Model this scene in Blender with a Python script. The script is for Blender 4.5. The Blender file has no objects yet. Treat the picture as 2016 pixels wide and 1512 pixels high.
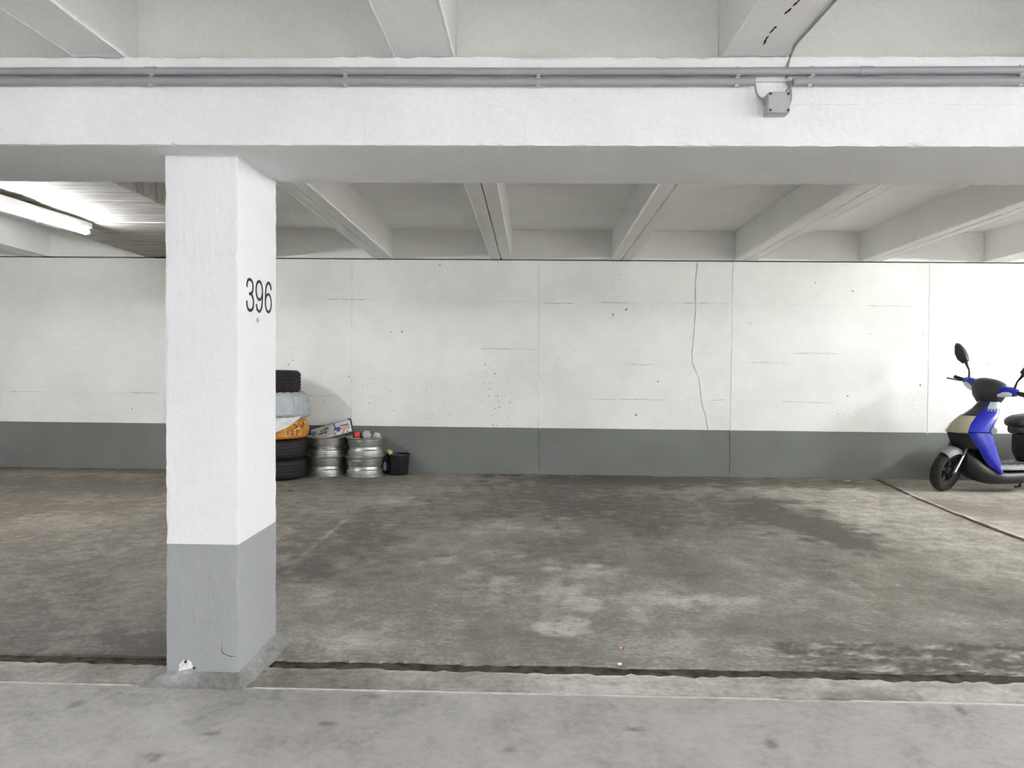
import bpy, bmesh, math, random
from mathutils import Vector, Matrix, noise

# ------------------------------------------------------------------ camera
scene = bpy.context.scene
COL = scene.collection
F_PX = 1514.0
PITCH, YAW, ROLL, CAM_H = 0.0296, 0.0278, 0.0099, 1.209
ROT = Matrix.Rotation(YAW, 3, 'Z') @ Matrix.Rotation(-PITCH, 3, 'X') @ Matrix.Rotation(-ROLL, 3, 'Y')
cam_data = bpy.data.cameras.new('camera')
cam_data.sensor_fit = 'HORIZONTAL'
cam_data.sensor_width = 36.0
cam_data.lens = F_PX / 2016.0 * 36.0
cam_data.clip_start = 0.05
cam = bpy.data.objects.new('camera', cam_data)
COL.objects.link(cam)
cam.matrix_world = Matrix.Translation((0, 0, CAM_H)) @ (ROT @ Matrix.Rotation(math.pi / 2, 3, 'X')).to_4x4()
scene.camera = cam

# ------------------------------------------------------------------ world, exposure
world = bpy.data.worlds.new('world')
scene.world = world
world.use_nodes = True
world.node_tree.nodes['Background'].inputs[0].default_value = (0.5, 0.5, 0.5, 1)
world.node_tree.nodes['Background'].inputs[1].default_value = 0.02
vs = scene.view_settings
vs.view_transform = 'Standard'
vs.look = 'None'
vs.gamma = 1.0
vs.use_curve_mapping = False
vs.exposure = 3.17
scene.cycles.max_bounces = 9
scene.cycles.adaptive_threshold = 0.2
scene.cycles.diffuse_bounces = 7
scene.cycles.glossy_bounces = 2
scene.cycles.caustics_reflective = False
scene.cycles.caustics_refractive = False

AISLE_TINT = (0.94, 0.95, 1.0)
BAY_TINT = (0.975, 0.98, 1.0)
# tube lamps: x, y, direction, emission strength, tint, label
BAY_LAMPS = [(None, None, 'Y', 26.0, BAY_TINT, 'lit fluorescent tube lamp under the ceiling left of the column'),
             (7.0, None, 'Y', 108.0, BAY_TINT, 'lit tube lamp over the scooter bay beyond the right edge')]
ADDED_AISLE_LAMPS = [(-5.0, -3.0, 'Y', 14.0, AISLE_TINT, 'added unseen tube lamp behind the viewer on the left'),  # unseen aisle lamps, added and powered to balance the brightness
               (-1.0, -3.8, 'Y', 52.0, AISLE_TINT, 'added unseen tube lamp behind the viewer, left of the middle'),
               (0.15, -1.5, 'Y', 10.0, AISLE_TINT, 'added unseen tube lamp right behind the viewer between two ribs'),
               (3.2, -3.8, 'Y', 66.0, AISLE_TINT, 'added unseen tube lamp behind the viewer on the right'),
               (7.4, -5.0, 'Y', 62.0, AISLE_TINT, 'rearmost added unseen tube lamp on the far right'),
               (7.2, -2.8, 'Y', 62.0, AISLE_TINT, 'added unseen tube lamp far to the right behind the viewer'),
               (7.0, -0.6, 'Y', 53.0, AISLE_TINT, 'added unseen tube lamp over the right part of the aisle'),
               (-6.5, 0.0, 'Y', 12.0, AISLE_TINT, 'added unseen tube lamp over the far left of the aisle')]

# ------------------------------------------------------------------ measuring helpers
def ray(px, py):
    return ROT @ Vector(((px - 1008) / F_PX, 1, -(py - 756) / F_PX))
def at_y(px, py, Y):
    d = ray(px, py); return Vector((0, 0, CAM_H)) + d * (Y / d.y)
def at_z(px, py, Z=0.0):
    d = ray(px, py); return Vector((0, 0, CAM_H)) + d * ((Z - CAM_H) / d.z)
def at_x(px, py, X):
    d = ray(px, py); return Vector((0, 0, CAM_H)) + d * (X / d.x)

def lin(c):
    return tuple((v / 255 / 12.92) if v / 255 <= 0.04045 else ((v / 255 + 0.055) / 1.055) ** 2.4 for v in c) + (1.0,)

# ------------------------------------------------------------------ materials
class NT:
    def __init__(s, name):
        s.m = bpy.data.materials.new(name); s.m.use_nodes = True
        s.t = s.m.node_tree; s.b = s.t.nodes['Principled BSDF']
    def n(s, kind, **kw):
        x = s.t.nodes.new(kind)
        for k, v in kw.items():
            if k.startswith('i_'):
                key = k[2:].replace('_', ' ')
                x.inputs[int(key) if key.isdigit() else key].default_value = v
            else: setattr(x, k, v)
        return x
    def l(s, a, b): s.t.links.new(a, b)
    def coord(s): return s.n('ShaderNodeTexCoord').outputs['Object']
    def noise(s, vec, scale, detail=4, rough=0.55, stretch=None):
        if stretch:
            mp = s.n('ShaderNodeMapping'); mp.inputs['Scale'].default_value = stretch
            s.l(vec, mp.inputs['Vector']); vec = mp.outputs[0]
        x = s.n('ShaderNodeTexNoise'); x.inputs['Scale'].default_value = scale
        x.inputs['Detail'].default_value = detail; x.inputs['Roughness'].default_value = rough
        s.l(vec, x.inputs['Vector']); return x.outputs['Fac']
    def ramp(s, fac, stops):
        r = s.n('ShaderNodeValToRGB'); e = r.color_ramp.elements
        while len(e) < len(stops): e.new(0.5)
        for el, (p, c) in zip(e, stops):
            el.position = p; el.color = c if len(c) == 4 else tuple(c) + (1,)
        s.l(fac, r.inputs[0]); return r.outputs[0]
    def math(s, op, a, b=None, c=None):
        x = s.n('ShaderNodeMath', operation=op)
        for i, v in enumerate((a, b, c)):
            if v is None: continue
            if isinstance(v, (int, float)): x.inputs[i].default_value = v
            else: s.l(v, x.inputs[i])
        return x.outputs[0]
    def mix(s, fac, a, b, blend='MIX'):
        x = s.n('ShaderNodeMix', data_type='RGBA', blend_type=blend)
        for sock, v in ((x.inputs[0], fac), (x.inputs[6], a), (x.inputs[7], b)):
            if isinstance(v, (int, float)): sock.default_value = v
            elif isinstance(v, tuple): sock.default_value = v
            else: s.l(v, sock)
        return x.outputs[2]
    def bump(s, h, dist, strength=1.0, prev=None):
        x = s.n('ShaderNodeBump'); x.inputs['Distance'].default_value = dist; x.inputs['Strength'].default_value = strength
        s.l(h, x.inputs['Height'])
        if prev is not None: s.l(prev, x.inputs['Normal'])
        return x.outputs[0]
    def color(s, c):
        if isinstance(c, tuple): s.b.inputs['Base Color'].default_value = c
        else: s.l(c, s.b.inputs['Base Color'])
    def normal(s, n): s.l(n, s.b.inputs['Normal'])
    def rough(s, v):
        if isinstance(v, (int, float)): s.b.inputs['Roughness'].default_value = v
        else: s.l(v, s.b.inputs['Roughness'])

def plain(name, rgb, rough=0.5, metal=0.0, var=0.0, scale=20, bump=0.0, spec=0.5):
    m = NT(name); c = lin(rgb)
    if var or bump:
        o = m.coord(); f = m.noise(o, scale, 5)
        lo = tuple(v * (1 - var) for v in c[:3]) + (1,); hi = tuple(min(1, v * (1 + var)) for v in c[:3]) + (1,)
        m.color(m.ramp(f, [(0.3, lo), (0.7, hi)]))
        if bump: m.normal(m.bump(f, bump))
    else: m.color(c)
    m.rough(rough); m.b.inputs['Metallic'].default_value = metal
    m.b.inputs['Specular IOR Level'].default_value = spec
    return m.m

def paint(name, rgb, grain=0.003, streak=None, dirt=0.05, pits=True, rgb2=None):
    """emulsion paint over cast concrete: orange-peel relief, faint mottling, a few dark air holes"""
    m = NT(name); o = m.coord(); c = lin(rgb)
    big = m.noise(o, 1.3, 3, 0.6)
    d = tuple(v * (1 - 2.2 * dirt) for v in c[:3]) + (1,)
    colr = m.ramp(big, [(0.3, d), (0.62, c)])
    fine = m.noise(o, 75, 2, 0.65)
    colr = m.mix(0.05, colr, m.ramp(fine, [(0.35, (0.2, 0.2, 0.2)), (0.6, (1, 1, 1))]), 'MULTIPLY')
    h = fine
    n1 = m.bump(m.noise(o, 38, 2, 0.6, streak), grain, 0.8)
    n2 = m.bump(m.noise(o, 9, 2), grain * 2.5, 0.5, n1)
    if pits:
        v = m.n('ShaderNodeTexVoronoi'); v.inputs['Scale'].default_value = 7.0; v.inputs['Randomness'].default_value = 1.0
        wp = m.n('ShaderNodeVectorMath', operation='ADD')
        nn = m.n('ShaderNodeTexNoise'); nn.inputs['Scale'].default_value = 30
        m.l(o, nn.inputs['Vector'])
        sc_ = m.n('ShaderNodeVectorMath', operation='SCALE'); sc_.inputs['Scale'].default_value = 0.05
        m.l(nn.outputs['Color'], sc_.inputs[0]); m.l(o, wp.inputs[0]); m.l(sc_.outputs[0], wp.inputs[1])
        m.l(wp.outputs[0], v.inputs['Vector'])
        gate = m.math('GREATER_THAN', m.noise(o, 2.1, 2), 0.60)
        hole = m.math('MULTIPLY', m.math('LESS_THAN', v.outputs['Distance'], 0.075), gate)
        colr = m.mix(m.math('MULTIPLY', hole, 0.7), colr, lin((70, 68, 62)))
        n2 = m.bump(m.math('MULTIPLY', hole, -1.0), 0.004, 0.8, n2)
    m.color(colr); m.rough(0.75); m.b.inputs['Specular IOR Level'].default_value = 0.25
    m.normal(n2)
    return m.m

M = {}
M['wall'] = paint('white_wall_paint', (240, 241, 238), 0.002)
M['dado'] = paint('grey_dado_paint', (121, 124, 120), 0.002, dirt=0.06, pits=False)
M['column'] = paint('white_column_paint', (229, 229, 231), 0.0035, (1.0, 1.0, 0.16), 0.02, False)
M['column_grey'] = paint('grey_column_paint', (158, 160, 161), 0.0025, (1.0, 1.0, 0.3), 0.04, False)
M['beam'] = paint('white_beam_paint', (229, 229, 230), 0.003, None, 0.035, False)
M['soffit'] = paint('white_ceiling_paint', (240, 240, 238), 0.003, None, 0.03, False)
M['edge'] = plain('glint_white_arris', (238, 238, 234), 0.7, 0, 0.06, 60, 0.003)
M['void'] = plain('joint_dirt_and_dark_backing', (84, 77, 69), 0.95, 0, 0.6, 18, 0.02, 0.1)
M['crack'] = plain('crack_shadow_line', (46, 43, 39), 0.95, 0, 0.3, 40)
M['hair'] = plain('fine_crack', (104, 102, 96), 0.9, 0, 0.3, 40)
M['seam'] = plain('paint_seam', (226, 227, 223), 0.75, 0, 0.10, 30, 0.004)

def board_slab():
    m = NT('board_marked_slab'); o = m.coord(); c = lin((176, 174, 168))
    st = m.noise(o, 6, 6, 0.7, (0.25, 2.6, 1))
    fine = m.noise(o, 45, 5, 0.7, (0.3, 1.5, 1))
    colr = m.ramp(st, [(0.3, lin((112, 109, 102))), (0.52, c)])
    spots = m.ramp(fine, [(0.66, (1, 1, 1)), (0.73, (0.45, 0.44, 0.42))])
    m.color(m.mix(0.8, colr, spots, 'MULTIPLY'))
    m.normal(m.bump(fine, 0.006, 0.8, m.bump(st, 0.012, 0.7))); m.rough(0.8)
    return m.m
M['board'] = board_slab()

def concrete(name, dark, mid, light, fine_scale=40, stretch=(1, 1, 1), spec=0.3, relief=0.004):
    m = NT(name); o = m.coord()
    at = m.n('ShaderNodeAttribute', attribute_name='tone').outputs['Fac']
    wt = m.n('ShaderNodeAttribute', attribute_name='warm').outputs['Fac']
    a = m.noise(o, 1.7, 4, 0.62, stretch)
    b = m.noise(o, 7.0, 4, 0.65, stretch)
    c = m.noise(o, fine_scale, 3, 0.7)
    g = m.noise(o, 260, 1, 0.7)
    # stains and painted shade carried by the attribute get ragged, blotchy borders from the noises
    bb = m.noise(o, 13.0, 4, 0.75)
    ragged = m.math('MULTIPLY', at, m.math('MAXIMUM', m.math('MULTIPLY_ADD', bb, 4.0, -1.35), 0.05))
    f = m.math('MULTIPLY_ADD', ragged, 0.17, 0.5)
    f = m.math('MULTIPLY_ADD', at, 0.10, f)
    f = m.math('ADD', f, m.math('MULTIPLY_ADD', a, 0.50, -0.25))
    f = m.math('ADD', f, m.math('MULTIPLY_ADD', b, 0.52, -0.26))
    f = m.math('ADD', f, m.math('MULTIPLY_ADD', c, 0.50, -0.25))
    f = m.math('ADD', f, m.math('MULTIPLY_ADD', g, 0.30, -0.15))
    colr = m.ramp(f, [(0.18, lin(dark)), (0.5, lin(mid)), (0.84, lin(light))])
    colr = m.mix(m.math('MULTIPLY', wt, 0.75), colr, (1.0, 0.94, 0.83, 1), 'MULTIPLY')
    # small dark spots
    sp = m.ramp(m.noise(o, 17, 3, 0.5), [(0.70, (1, 1, 1)), (0.76, (0.55, 0.53, 0.50))])
    m.color(m.mix(0.55, colr, sp, 'MULTIPLY'))
    m.rough(m.math('MULTIPLY_ADD', a, 0.25, 0.58)); m.b.inputs['Specular IOR Level'].default_value = spec
    m.normal(m.bump(c, relief, 0.6, m.bump(b, relief * 2.2, 0.6)))
    return m.m
M['bay'] = concrete('stained_shaded_bay_concrete', (94, 90, 84), (139, 135, 128), (200, 198, 193))
M['strip'] = concrete('rough_kerb_concrete', (104, 99, 93), (157, 152, 146), (206, 204, 200), 30, relief=0.008)
M['aisle'] = concrete('smooth_aisle_concrete', (134, 132, 129), (179, 177, 174), (199, 197, 195), 30, relief=0.002)
M['fillet'] = concrete('mortar_cove', (104, 102, 99), (147, 147, 146), (190, 190, 189), 40, relief=0.005)
M['lip'] = plain('pale_mortar_lip', (202, 200, 194), 0.8, 0, 0.18, 12, 0.004)
M['pipe'] = plain('grey_conduit_paint', (147, 149, 152), 0.45, 0, 0.04, 8)
M['clip'] = plain('pale_grey_plastic', (196, 197, 196), 0.45)
M['box_grey'] = plain('grey_box_plastic', (166, 167, 167), 0.5, 0, 0.03, 15)
M['box_dark'] = plain('dark_screw', (45, 44, 46), 0.5)
M['cable'] = plain('grey_cable', (141, 139, 136), 0.5)
M['number'] = plain('black_number_print', (24, 19, 22), 0.45)
M['smudge'] = plain('grey_paint_spot', (172, 172, 171), 0.7)
M['plaster'] = plain('bare_white_plaster', (226, 226, 228), 0.8, 0, 0.35, 45, 0.01)
M['rubber'] = plain('black_rubber', (27, 26, 27), 0.62, 0, 0.25, 30, 0.002, 0.35)
M['rubber_worn'] = plain('dusty_rubber', (36, 34, 33), 0.75, 0, 0.25, 18, 0.002, 0.3)
M['alloy'] = plain('dull_alloy', (178, 180, 176), 0.38, 0.9, 0.22, 14)
M['alloy_dark'] = plain('brake_dust_alloy', (96, 97, 94), 0.5, 0.8, 0.25, 10)
M['bucket'] = plain('black_plastic', (20, 21, 24), 0.38, 0, 0.1, 20)
M['yellow'] = plain('yellow_green_sponge', (196, 197, 118), 0.8, 0, 0.2, 40, 0.004)
M['white_plastic'] = plain('white_plastic_film', (218, 221, 222), 0.42, 0, 0.06, 8)
M['orange'] = plain('orange_plastic_film', (205, 138, 52), 0.35, 0, 0.25, 9)
M['ink'] = plain('black_bag_print', (40, 30, 24), 0.5)
M['card_white'] = plain('printed_white_card', (214, 216, 216), 0.5, 0, 0.04, 20)
M['card_grey'] = plain('printed_grey_card', (184, 187, 188), 0.5, 0, 0.05, 20)
M['card_edge'] = plain('dark_card_edge', (58, 55, 55), 0.7)
M['print_blue'] = plain('blue_print', (44, 58, 112), 0.5)
M['print_orange'] = plain('orange_print', (190, 116, 74), 0.5)
M['print_pink'] = plain('pinkish_print', (176, 150, 146), 0.5)
M['red'] = plain('red_plastic', (222, 62, 44), 0.4)
M['brown_card'] = plain('brown_card', (134, 88, 76), 0.7, 0, 0.15, 20)
M['bottle_white'] = plain('pale_bottle_plastic', (176, 184, 196), 0.35)
M['bottle_blue'] = plain('dull_blue_cap', (58, 62, 96), 0.4)
M['leaf'] = plain('brown_dry_leaf', (92, 62, 38), 0.8)
M['pebble'] = plain('white_pebble', (226, 225, 220), 0.7, 0, 0.08, 60)
M['paper'] = plain('white_paper_scrap', (224, 224, 214), 0.7)
M['lamp_body'] = plain('white_lamp_enamel', (226, 226, 224), 0.35)
M['chrome'] = plain('polished_metal', (205, 205, 205), 0.18, 1.0)
M['blue'] = plain('glossy_blue_paint', (3, 16, 150), 0.22, 0.0, 0.0)
M['blue'].node_tree.nodes['Principled BSDF'].inputs['Coat Weight'].default_value = 0.3
M['black_gloss'] = plain('glossy_black_panel', (24, 26, 26), 0.3)
M['dark_plastic'] = plain('matt_dark_plastic', (30, 32, 32), 0.5, 0, 0.08, 30)
M['grey_plastic'] = plain('matt_grey_plastic', (98, 101, 102), 0.55, 0, 0.06, 30)
M['mid_plastic'] = plain('floorboard_grey', (128, 131, 131), 0.5, 0, 0.06, 30)
M['seat'] = plain('black_vinyl', (38, 40, 41), 0.42, 0, 0.12, 40, 0.002)
M['silver'] = plain('silver_sticker', (186, 194, 196), 0.4)

def glassy(name, rgb, rough=0.12, mixf=0.5, tint=(1, 1, 1, 1)):
    m = NT(name); m.color(lin(rgb)); m.rough(rough)
    tr = m.n('ShaderNodeBsdfTransparent'); tr.inputs[0].default_value = tint
    mx = m.n('ShaderNodeMixShader'); mx.inputs[0].default_value = mixf
    m.l(tr.outputs[0], mx.inputs[1]); m.l(m.b.outputs[0], mx.inputs[2])
    m.l(mx.outputs[0], m.t.nodes['Material Output'].inputs[0])
    return m.m
M['film'] = glassy('milky_clear_film', (212, 219, 222), 0.2, 0.50)
M['clear'] = glassy('clear_plastic', (214, 218, 216), 0.1, 0.35)
def faceted(m):
    n = m.node_tree.nodes; l = m.node_tree.links
    tc = n.new('ShaderNodeTexCoord'); w = n.new('ShaderNodeTexWave'); w.inputs['Scale'].default_value = 22; w.inputs['Distortion'].default_value = 2.0; w.bands_direction = 'DIAGONAL'
    b = n.new('ShaderNodeBump'); b.inputs['Distance'].default_value = 0.02; b.inputs['Strength'].default_value = 0.7
    l.new(tc.outputs['Object'], w.inputs['Vector']); l.new(w.outputs['Fac'], b.inputs['Height']); l.new(b.outputs[0], n['Principled BSDF'].inputs['Normal'])
    return m
M['lens'] = faceted(glassy('headlight_lens', (190, 187, 160), 0.1, 0.6))
M['lens_clear'] = glassy('clear_indicator_lens', (222, 222, 220), 0.1, 0.7)

def glow(name, tint, power):
    m = NT(name); m.b.inputs['Base Color'].default_value = (0.9, 0.9, 0.9, 1)
    m.b.inputs['Emission Color'].default_value = tint + (1,)
    m.b.inputs['Emission Strength'].default_value = power
    return m.m

# ------------------------------------------------------------------ object helpers
def link_mesh(name, me, mat, parent=None, smooth=False):
    ob = bpy.data.objects.new(name, me)
    COL.objects.link(ob)
    if mat is not None: me.materials.append(mat)
    if smooth:
        for p in me.polygons: p.use_smooth = True
    if parent is not None: ob.parent = parent
    return ob
def from_bm(name, bm, mat, parent=None, smooth=False, auto=None):
    bmesh.ops.recalc_face_normals(bm, faces=bm.faces)
    if auto is not None:
        for e in bm.edges:
            if len(e.link_faces) == 2 and e.calc_face_angle(0) > math.radians(auto): e.smooth = False
        smooth = True
    me = bpy.data.meshes.new(name); bm.to_mesh(me); bm.free()
    return link_mesh(name, me, mat, parent, smooth)
def empty(name, loc=(0, 0, 0), parent=None):
    o = bpy.data.objects.new(name, None); COL.objects.link(o)
    o.location = loc; o.empty_display_size = 0.1
    if parent is not None: o.parent = parent
    return o
def tag(o, label=None, cat=None, group=None, kind=None):
    if label: o['label'] = label
    if cat: o['category'] = cat
    if group: o['group'] = group
    if kind: o['kind'] = kind
    return o

def box(bm, x0, x1, y0, y1, z0, z1, bevel=0.0, mtx=None):
    vs_ = [bm.verts.new((x, y, z)) for x in (x0, x1) for y in (y0, y1) for z in (z0, z1)]
    fs = [(0, 1, 3, 2), (4, 6, 7, 5), (0, 4, 5, 1), (2, 3, 7, 6), (0, 2, 6, 4), (1, 5, 7, 3)]
    faces = [bm.faces.new([vs_[i] for i in f]) for f in fs]
    out = vs_
    if bevel:
        es = list({e for f in faces for e in f.edges})
        r = bmesh.ops.bevel(bm, geom=es, offset=bevel, segments=2, profile=0.5, affect='EDGES')
        out = list({v for f in r['faces'] for v in f.verts} | {v for v in vs_ if v.is_valid})
    if mtx is not None: bmesh.ops.transform(bm, matrix=mtx, verts=[v for v in out if v.is_valid])
    return out

def tube(bm, pts, r, seg=10, cap=True, radii=None):
    pts = [Vector(p) for p in pts]; rings = []
    up = None
    for i, p in enumerate(pts):
        t = (pts[min(i + 1, len(pts) - 1)] - pts[max(i - 1, 0)]).normalized()
        if up is None:
            up = t.orthogonal().normalized()
        up = (up - t * up.dot(t)).normalized()
        s = t.cross(up); rr = radii[i] if radii else r
        rings.append([bm.verts.new(p + (up * math.cos(a) + s * math.sin(a)) * rr) for a in [2 * math.pi * k / seg for k in range(seg)]])
    for a, b in zip(rings, rings[1:]):
        for k in range(seg): bm.faces.new((a[k], a[(k + 1) % seg], b[(k + 1) % seg], b[k]))
    if cap:
        bm.faces.new(list(reversed(rings[0]))); bm.faces.new(rings[-1])
    return rings

def lathe(bm, prof, seg=48, closed=False, mtx=None):
    """prof: (r, z) list spun about z"""
    rings = []
    for r, z in prof:
        if r < 1e-6: rings.append([bm.verts.new((0, 0, z))])
        else: rings.append([bm.verts.new((r * math.cos(2 * math.pi * k / seg), r * math.sin(2 * math.pi * k / seg), z)) for k in range(seg)])
    pairs = list(zip(rings, rings[1:])) + ([(rings[-1], rings[0])] if closed else [])
    for a, b in pairs:
        for k in range(seg):
            if len(a) == 1 and len(b) == 1: continue
            if len(a) == 1: bm.faces.new((a[0], b[k], b[(k + 1) % seg]))
            elif len(b) == 1: bm.faces.new((a[k], a[(k + 1) % seg], b[0]))
            else: bm.faces.new((a[k], a[(k + 1) % seg], b[(k + 1) % seg], b[k]))
    if mtx is not None: bmesh.ops.transform(bm, matrix=mtx, verts=[v for r in rings for v in r])
    return rings

def ribbon(bm, pts, width, normal, height=0.002, jitter=0.3, rnd=random):
    """thin raised strip along a path on a surface with the given normal"""
    pts = [Vector(p) for p in pts]; n = Vector(normal); rows = []
    for i, p in enumerate(pts):
        t = (pts[min(i + 1, len(pts) - 1)] - pts[max(i - 1, 0)]).normalized()
        s = n.cross(t); w = width * 0.5 * (1 + rnd.uniform(-jitter, jitter))
        if i in (0, len(pts) - 1): w *= 0.2
        rows.append([bm.verts.new(p - s * w - n * 0.002), bm.verts.new(p - s * w * 0.5 + n * height), bm.verts.new(p + s * w * 0.5 + n * height), bm.verts.new(p + s * w - n * 0.002)])
    for a, b in zip(rows, rows[1:]):
        for k in range(3): bm.faces.new((a[k], a[k + 1], b[k + 1], b[k]))
        bm.faces.new((a[3], a[0], b[0], b[3]))
    bm.faces.new(rows[0]); bm.faces.new(list(reversed(rows[-1])))

def rough_prism(bm, c0, c1, step=0.03, inset=0.012, amp=0.003, seed=0):
    """prism between two corner loops whose arrises wander a little, as on cast concrete; the faces stay flat"""
    c0 = [Vector(c) for c in c0]; c1 = [Vector(c) for c in c1]; k = len(c0)
    L = (c1[0] - c0[0]).length; n = max(2, int(L / step)); rings = []
    for i in range(n + 1):
        f = i / n; cs = [a.lerp(b, f) for a, b in zip(c0, c1)]; ring = []
        for j in range(k):
            p, pv, nx = cs[j], cs[j - 1], cs[(j + 1) % k]
            e0 = (pv - p).normalized(); e1 = (nx - p).normalized()
            q = i * step * 9
            d = abs(noise.noise(Vector((q, j * 7.3 + seed, 0)))) * 1.3 + max(0, noise.noise(Vector((q * 3.1, j * 3.7 + seed, 5)))) * 1.2
            d2 = noise.noise(Vector((q * 2.0, j * 5.1 + seed, 9)))
            ring += [bm.verts.new(p + e0 * inset), bm.verts.new(p + (e0 + e1) * (amp * d) + (e0 - e1) * amp * 0.4 * d2), bm.verts.new(p + e1 * inset)]
        rings.append(ring)
    m = len(rings[0])
    for a, b in zip(rings, rings[1:]):
        for j in range(m): bm.faces.new((a[j], a[(j + 1) % m], b[(j + 1) % m], b[j]))
    bm.faces.new(list(reversed(rings[0]))); bm.faces.new(rings[-1])

def struct(o): o['kind'] = 'structure'; return o
rnd = random.Random(7)

# ------------------------------------------------------------------ sizes of the place (metres)
Y_WALL = 8.22
BEAM_Y0, BEAM_Y1, SOFFIT = 2.674, 3.243, 1.952
BEAM_TOP = 2.255
RIB_NEAR = 2.255
COL_X0, COL_X1, COL_Y0, COL_Y1 = -1.362, -1.092, 2.813, 3.236
WALL_TOP = 2.282
DADO = 0.497
RX0, RX1 = -9.0, 10.0
def rib_z(Y): return 2.296 + 0.0256 * (8.15 - Y)
def deck_z(Y): return 2.60 + 0.012 * (8.15 - Y)

# ================================================================== FLOOR
def bay_front(x): return 3.045 + 0.014 * noise.noise(Vector((x * 3, 0, 0))) + 0.014 * noise.noise(Vector((x * 13, 3, 0))) + 0.012 * noise.noise(Vector((x * 40, 5, 0)))
def strip_back(x): return 2.962 + 0.010 * noise.noise(Vector((x * 4, 11, 0))) + 0.016 * noise.noise(Vector((x * 17, 13, 0))) + 0.014 * noise.noise(Vector((x * 45, 5, 3)))
JX = [(3.0, 3.36), (5.0, 3.42), (5.9, 3.43), (6.5, 3.45), (7.2, 3.50), (8.05, 3.62), (8.3, 3.65)]
def joint_x(y):
    for (a, xa), (b, xb) in zip(JX, JX[1:]):
        if y <= b: return xa + (xb - xa) * (max(y, a) - a) / (b - a)
    return JX[-1][1]
def j_left(y): return joint_x(y) - 0.030 + 0.012 * noise.noise(Vector((y * 7, 21, 0)))
def j_right(y): return joint_x(y) + 0.030 + 0.014 * noise.noise(Vector((y * 6, 31, 0)))

# stains, plus painted column shade at left and lamp light at right: (px, py, half-width px, half-height px, strength) measured on the photo, kept as ellipses on the floor in metres
ST = [(1210, 945, 170, 12, -1.3), (1450, 950, 260, 9, -0.9), (1060, 985, 200, 26, -0.7), (700, 1030, 100, 30, -0.7),
      (690, 1075, 120, 45, -0.8), (620, 1112, 70, 24, -0.8), (880, 1010, 110, 22, -0.5), (1330, 1002, 150, 26, -0.55),
      (1560, 1022, 70, 22, -1.2), (1620, 1045, 60, 20, -1.0), (1685, 1065, 55, 16, -1.1), (1485, 994, 70, 12, -0.9), (1270, 1042, 45, 16, -0.6),
      (1100, 1085, 80, 40, -0.4), (1610, 1130, 60, 25, -0.55), (1390, 1120, 80, 30, -0.35), (1780, 1130, 70, 20, -0.35), (1960, 1190, 80, 40, -0.5),
      (1640, 1240, 160, 25, -0.3), (1230, 1240, 60, 22, -0.3), (820, 1160, 120, 40, -0.2), (250, 1270, 120, 28, -0.8), (120, 1180, 110, 30, -0.5), (200, 960, 120, 8, -0.9), (310, 1285, 60, 22, -1.0),
      (60, 1000, 70, 14, -0.5), (250, 1000, 90, 10, -0.5),
      (790, 985, 40, 11, 0.7), (935, 993, 28, 7, 1.2), (990, 1086, 40, 11, 1.0), (855, 1108, 28, 8, 1.4), (985, 1147, 30, 14, 1.5),
      (1120, 1145, 60, 30, 0.9), (1125, 1178, 55, 24, 0.8), (1108, 1232, 48, 13, 2.0), (1165, 1125, 55, 10, 1.0), (1000, 1036, 24, 9, 1.0),
      (1105, 1045, 34, 12, 1.1), (1350, 1190, 26, 8, 1.8), (1300, 1180, 60, 12, 0.8), (1405, 1180, 60, 8, 1.0), (1270, 1212, 24, 20, 0.8),
      (1110, 1020, 12, 4, 1.4), (620, 1245, 80, 30, 0.5), (1470, 1285, 40, 10, 0.6), (700, 1265, 40, 16, 0.5),
      (1750, 985, 170, 22, 0.55), (1900, 1040, 130, 40, 0.6), (1650, 1000, 90, 16, 0.4), (1500, 1180, 200, 60, 0.15), (1900, 1130, 140, 30, 0.3),
      (90, 930, 120, 5, 0.9), (240, 935, 90, 3, 1.2), (700, 955, 90, 8, 0.3), (150, 1060, 120, 30, 0.3), (1690, 1060, 60, 50, 0.1)]
SEG = [((560, 1128), (685, 1018), 0.016, 1.6), ((30, 1104), (150, 1070), 0.02, -1.6), ((100, 1080), (205, 1038), 0.015, -1.3), ((55, 1132), (190, 1100), 0.018, -1.2),
       ((1600, 1100), (1740, 1180), 0.012, 0.9), ((1690, 1100), (1900, 1230), 0.03, 0.5), ((1120, 1110), (1090, 1215), 0.02, -0.7), ((60, 1120), (140, 1112), 0.02, -1.6)]
def world_ell(px, py, rx, ry):
    c = at_z(px, py); a = at_z(px + rx, py); b = at_z(px, py - ry); d = at_z(px, py + ry)
    return c.x, c.y, max(0.02, (a - c).length), max(0.015, (b - d).length / 2)
ELL = [world_ell(*s[:4]) + (s[4] * (1.45 if s[4] < 0 else 0.85),) for s in ST]
SEGW = [(at_z(*a), at_z(*b), w, s) for a, b, w, s in SEG]
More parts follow.
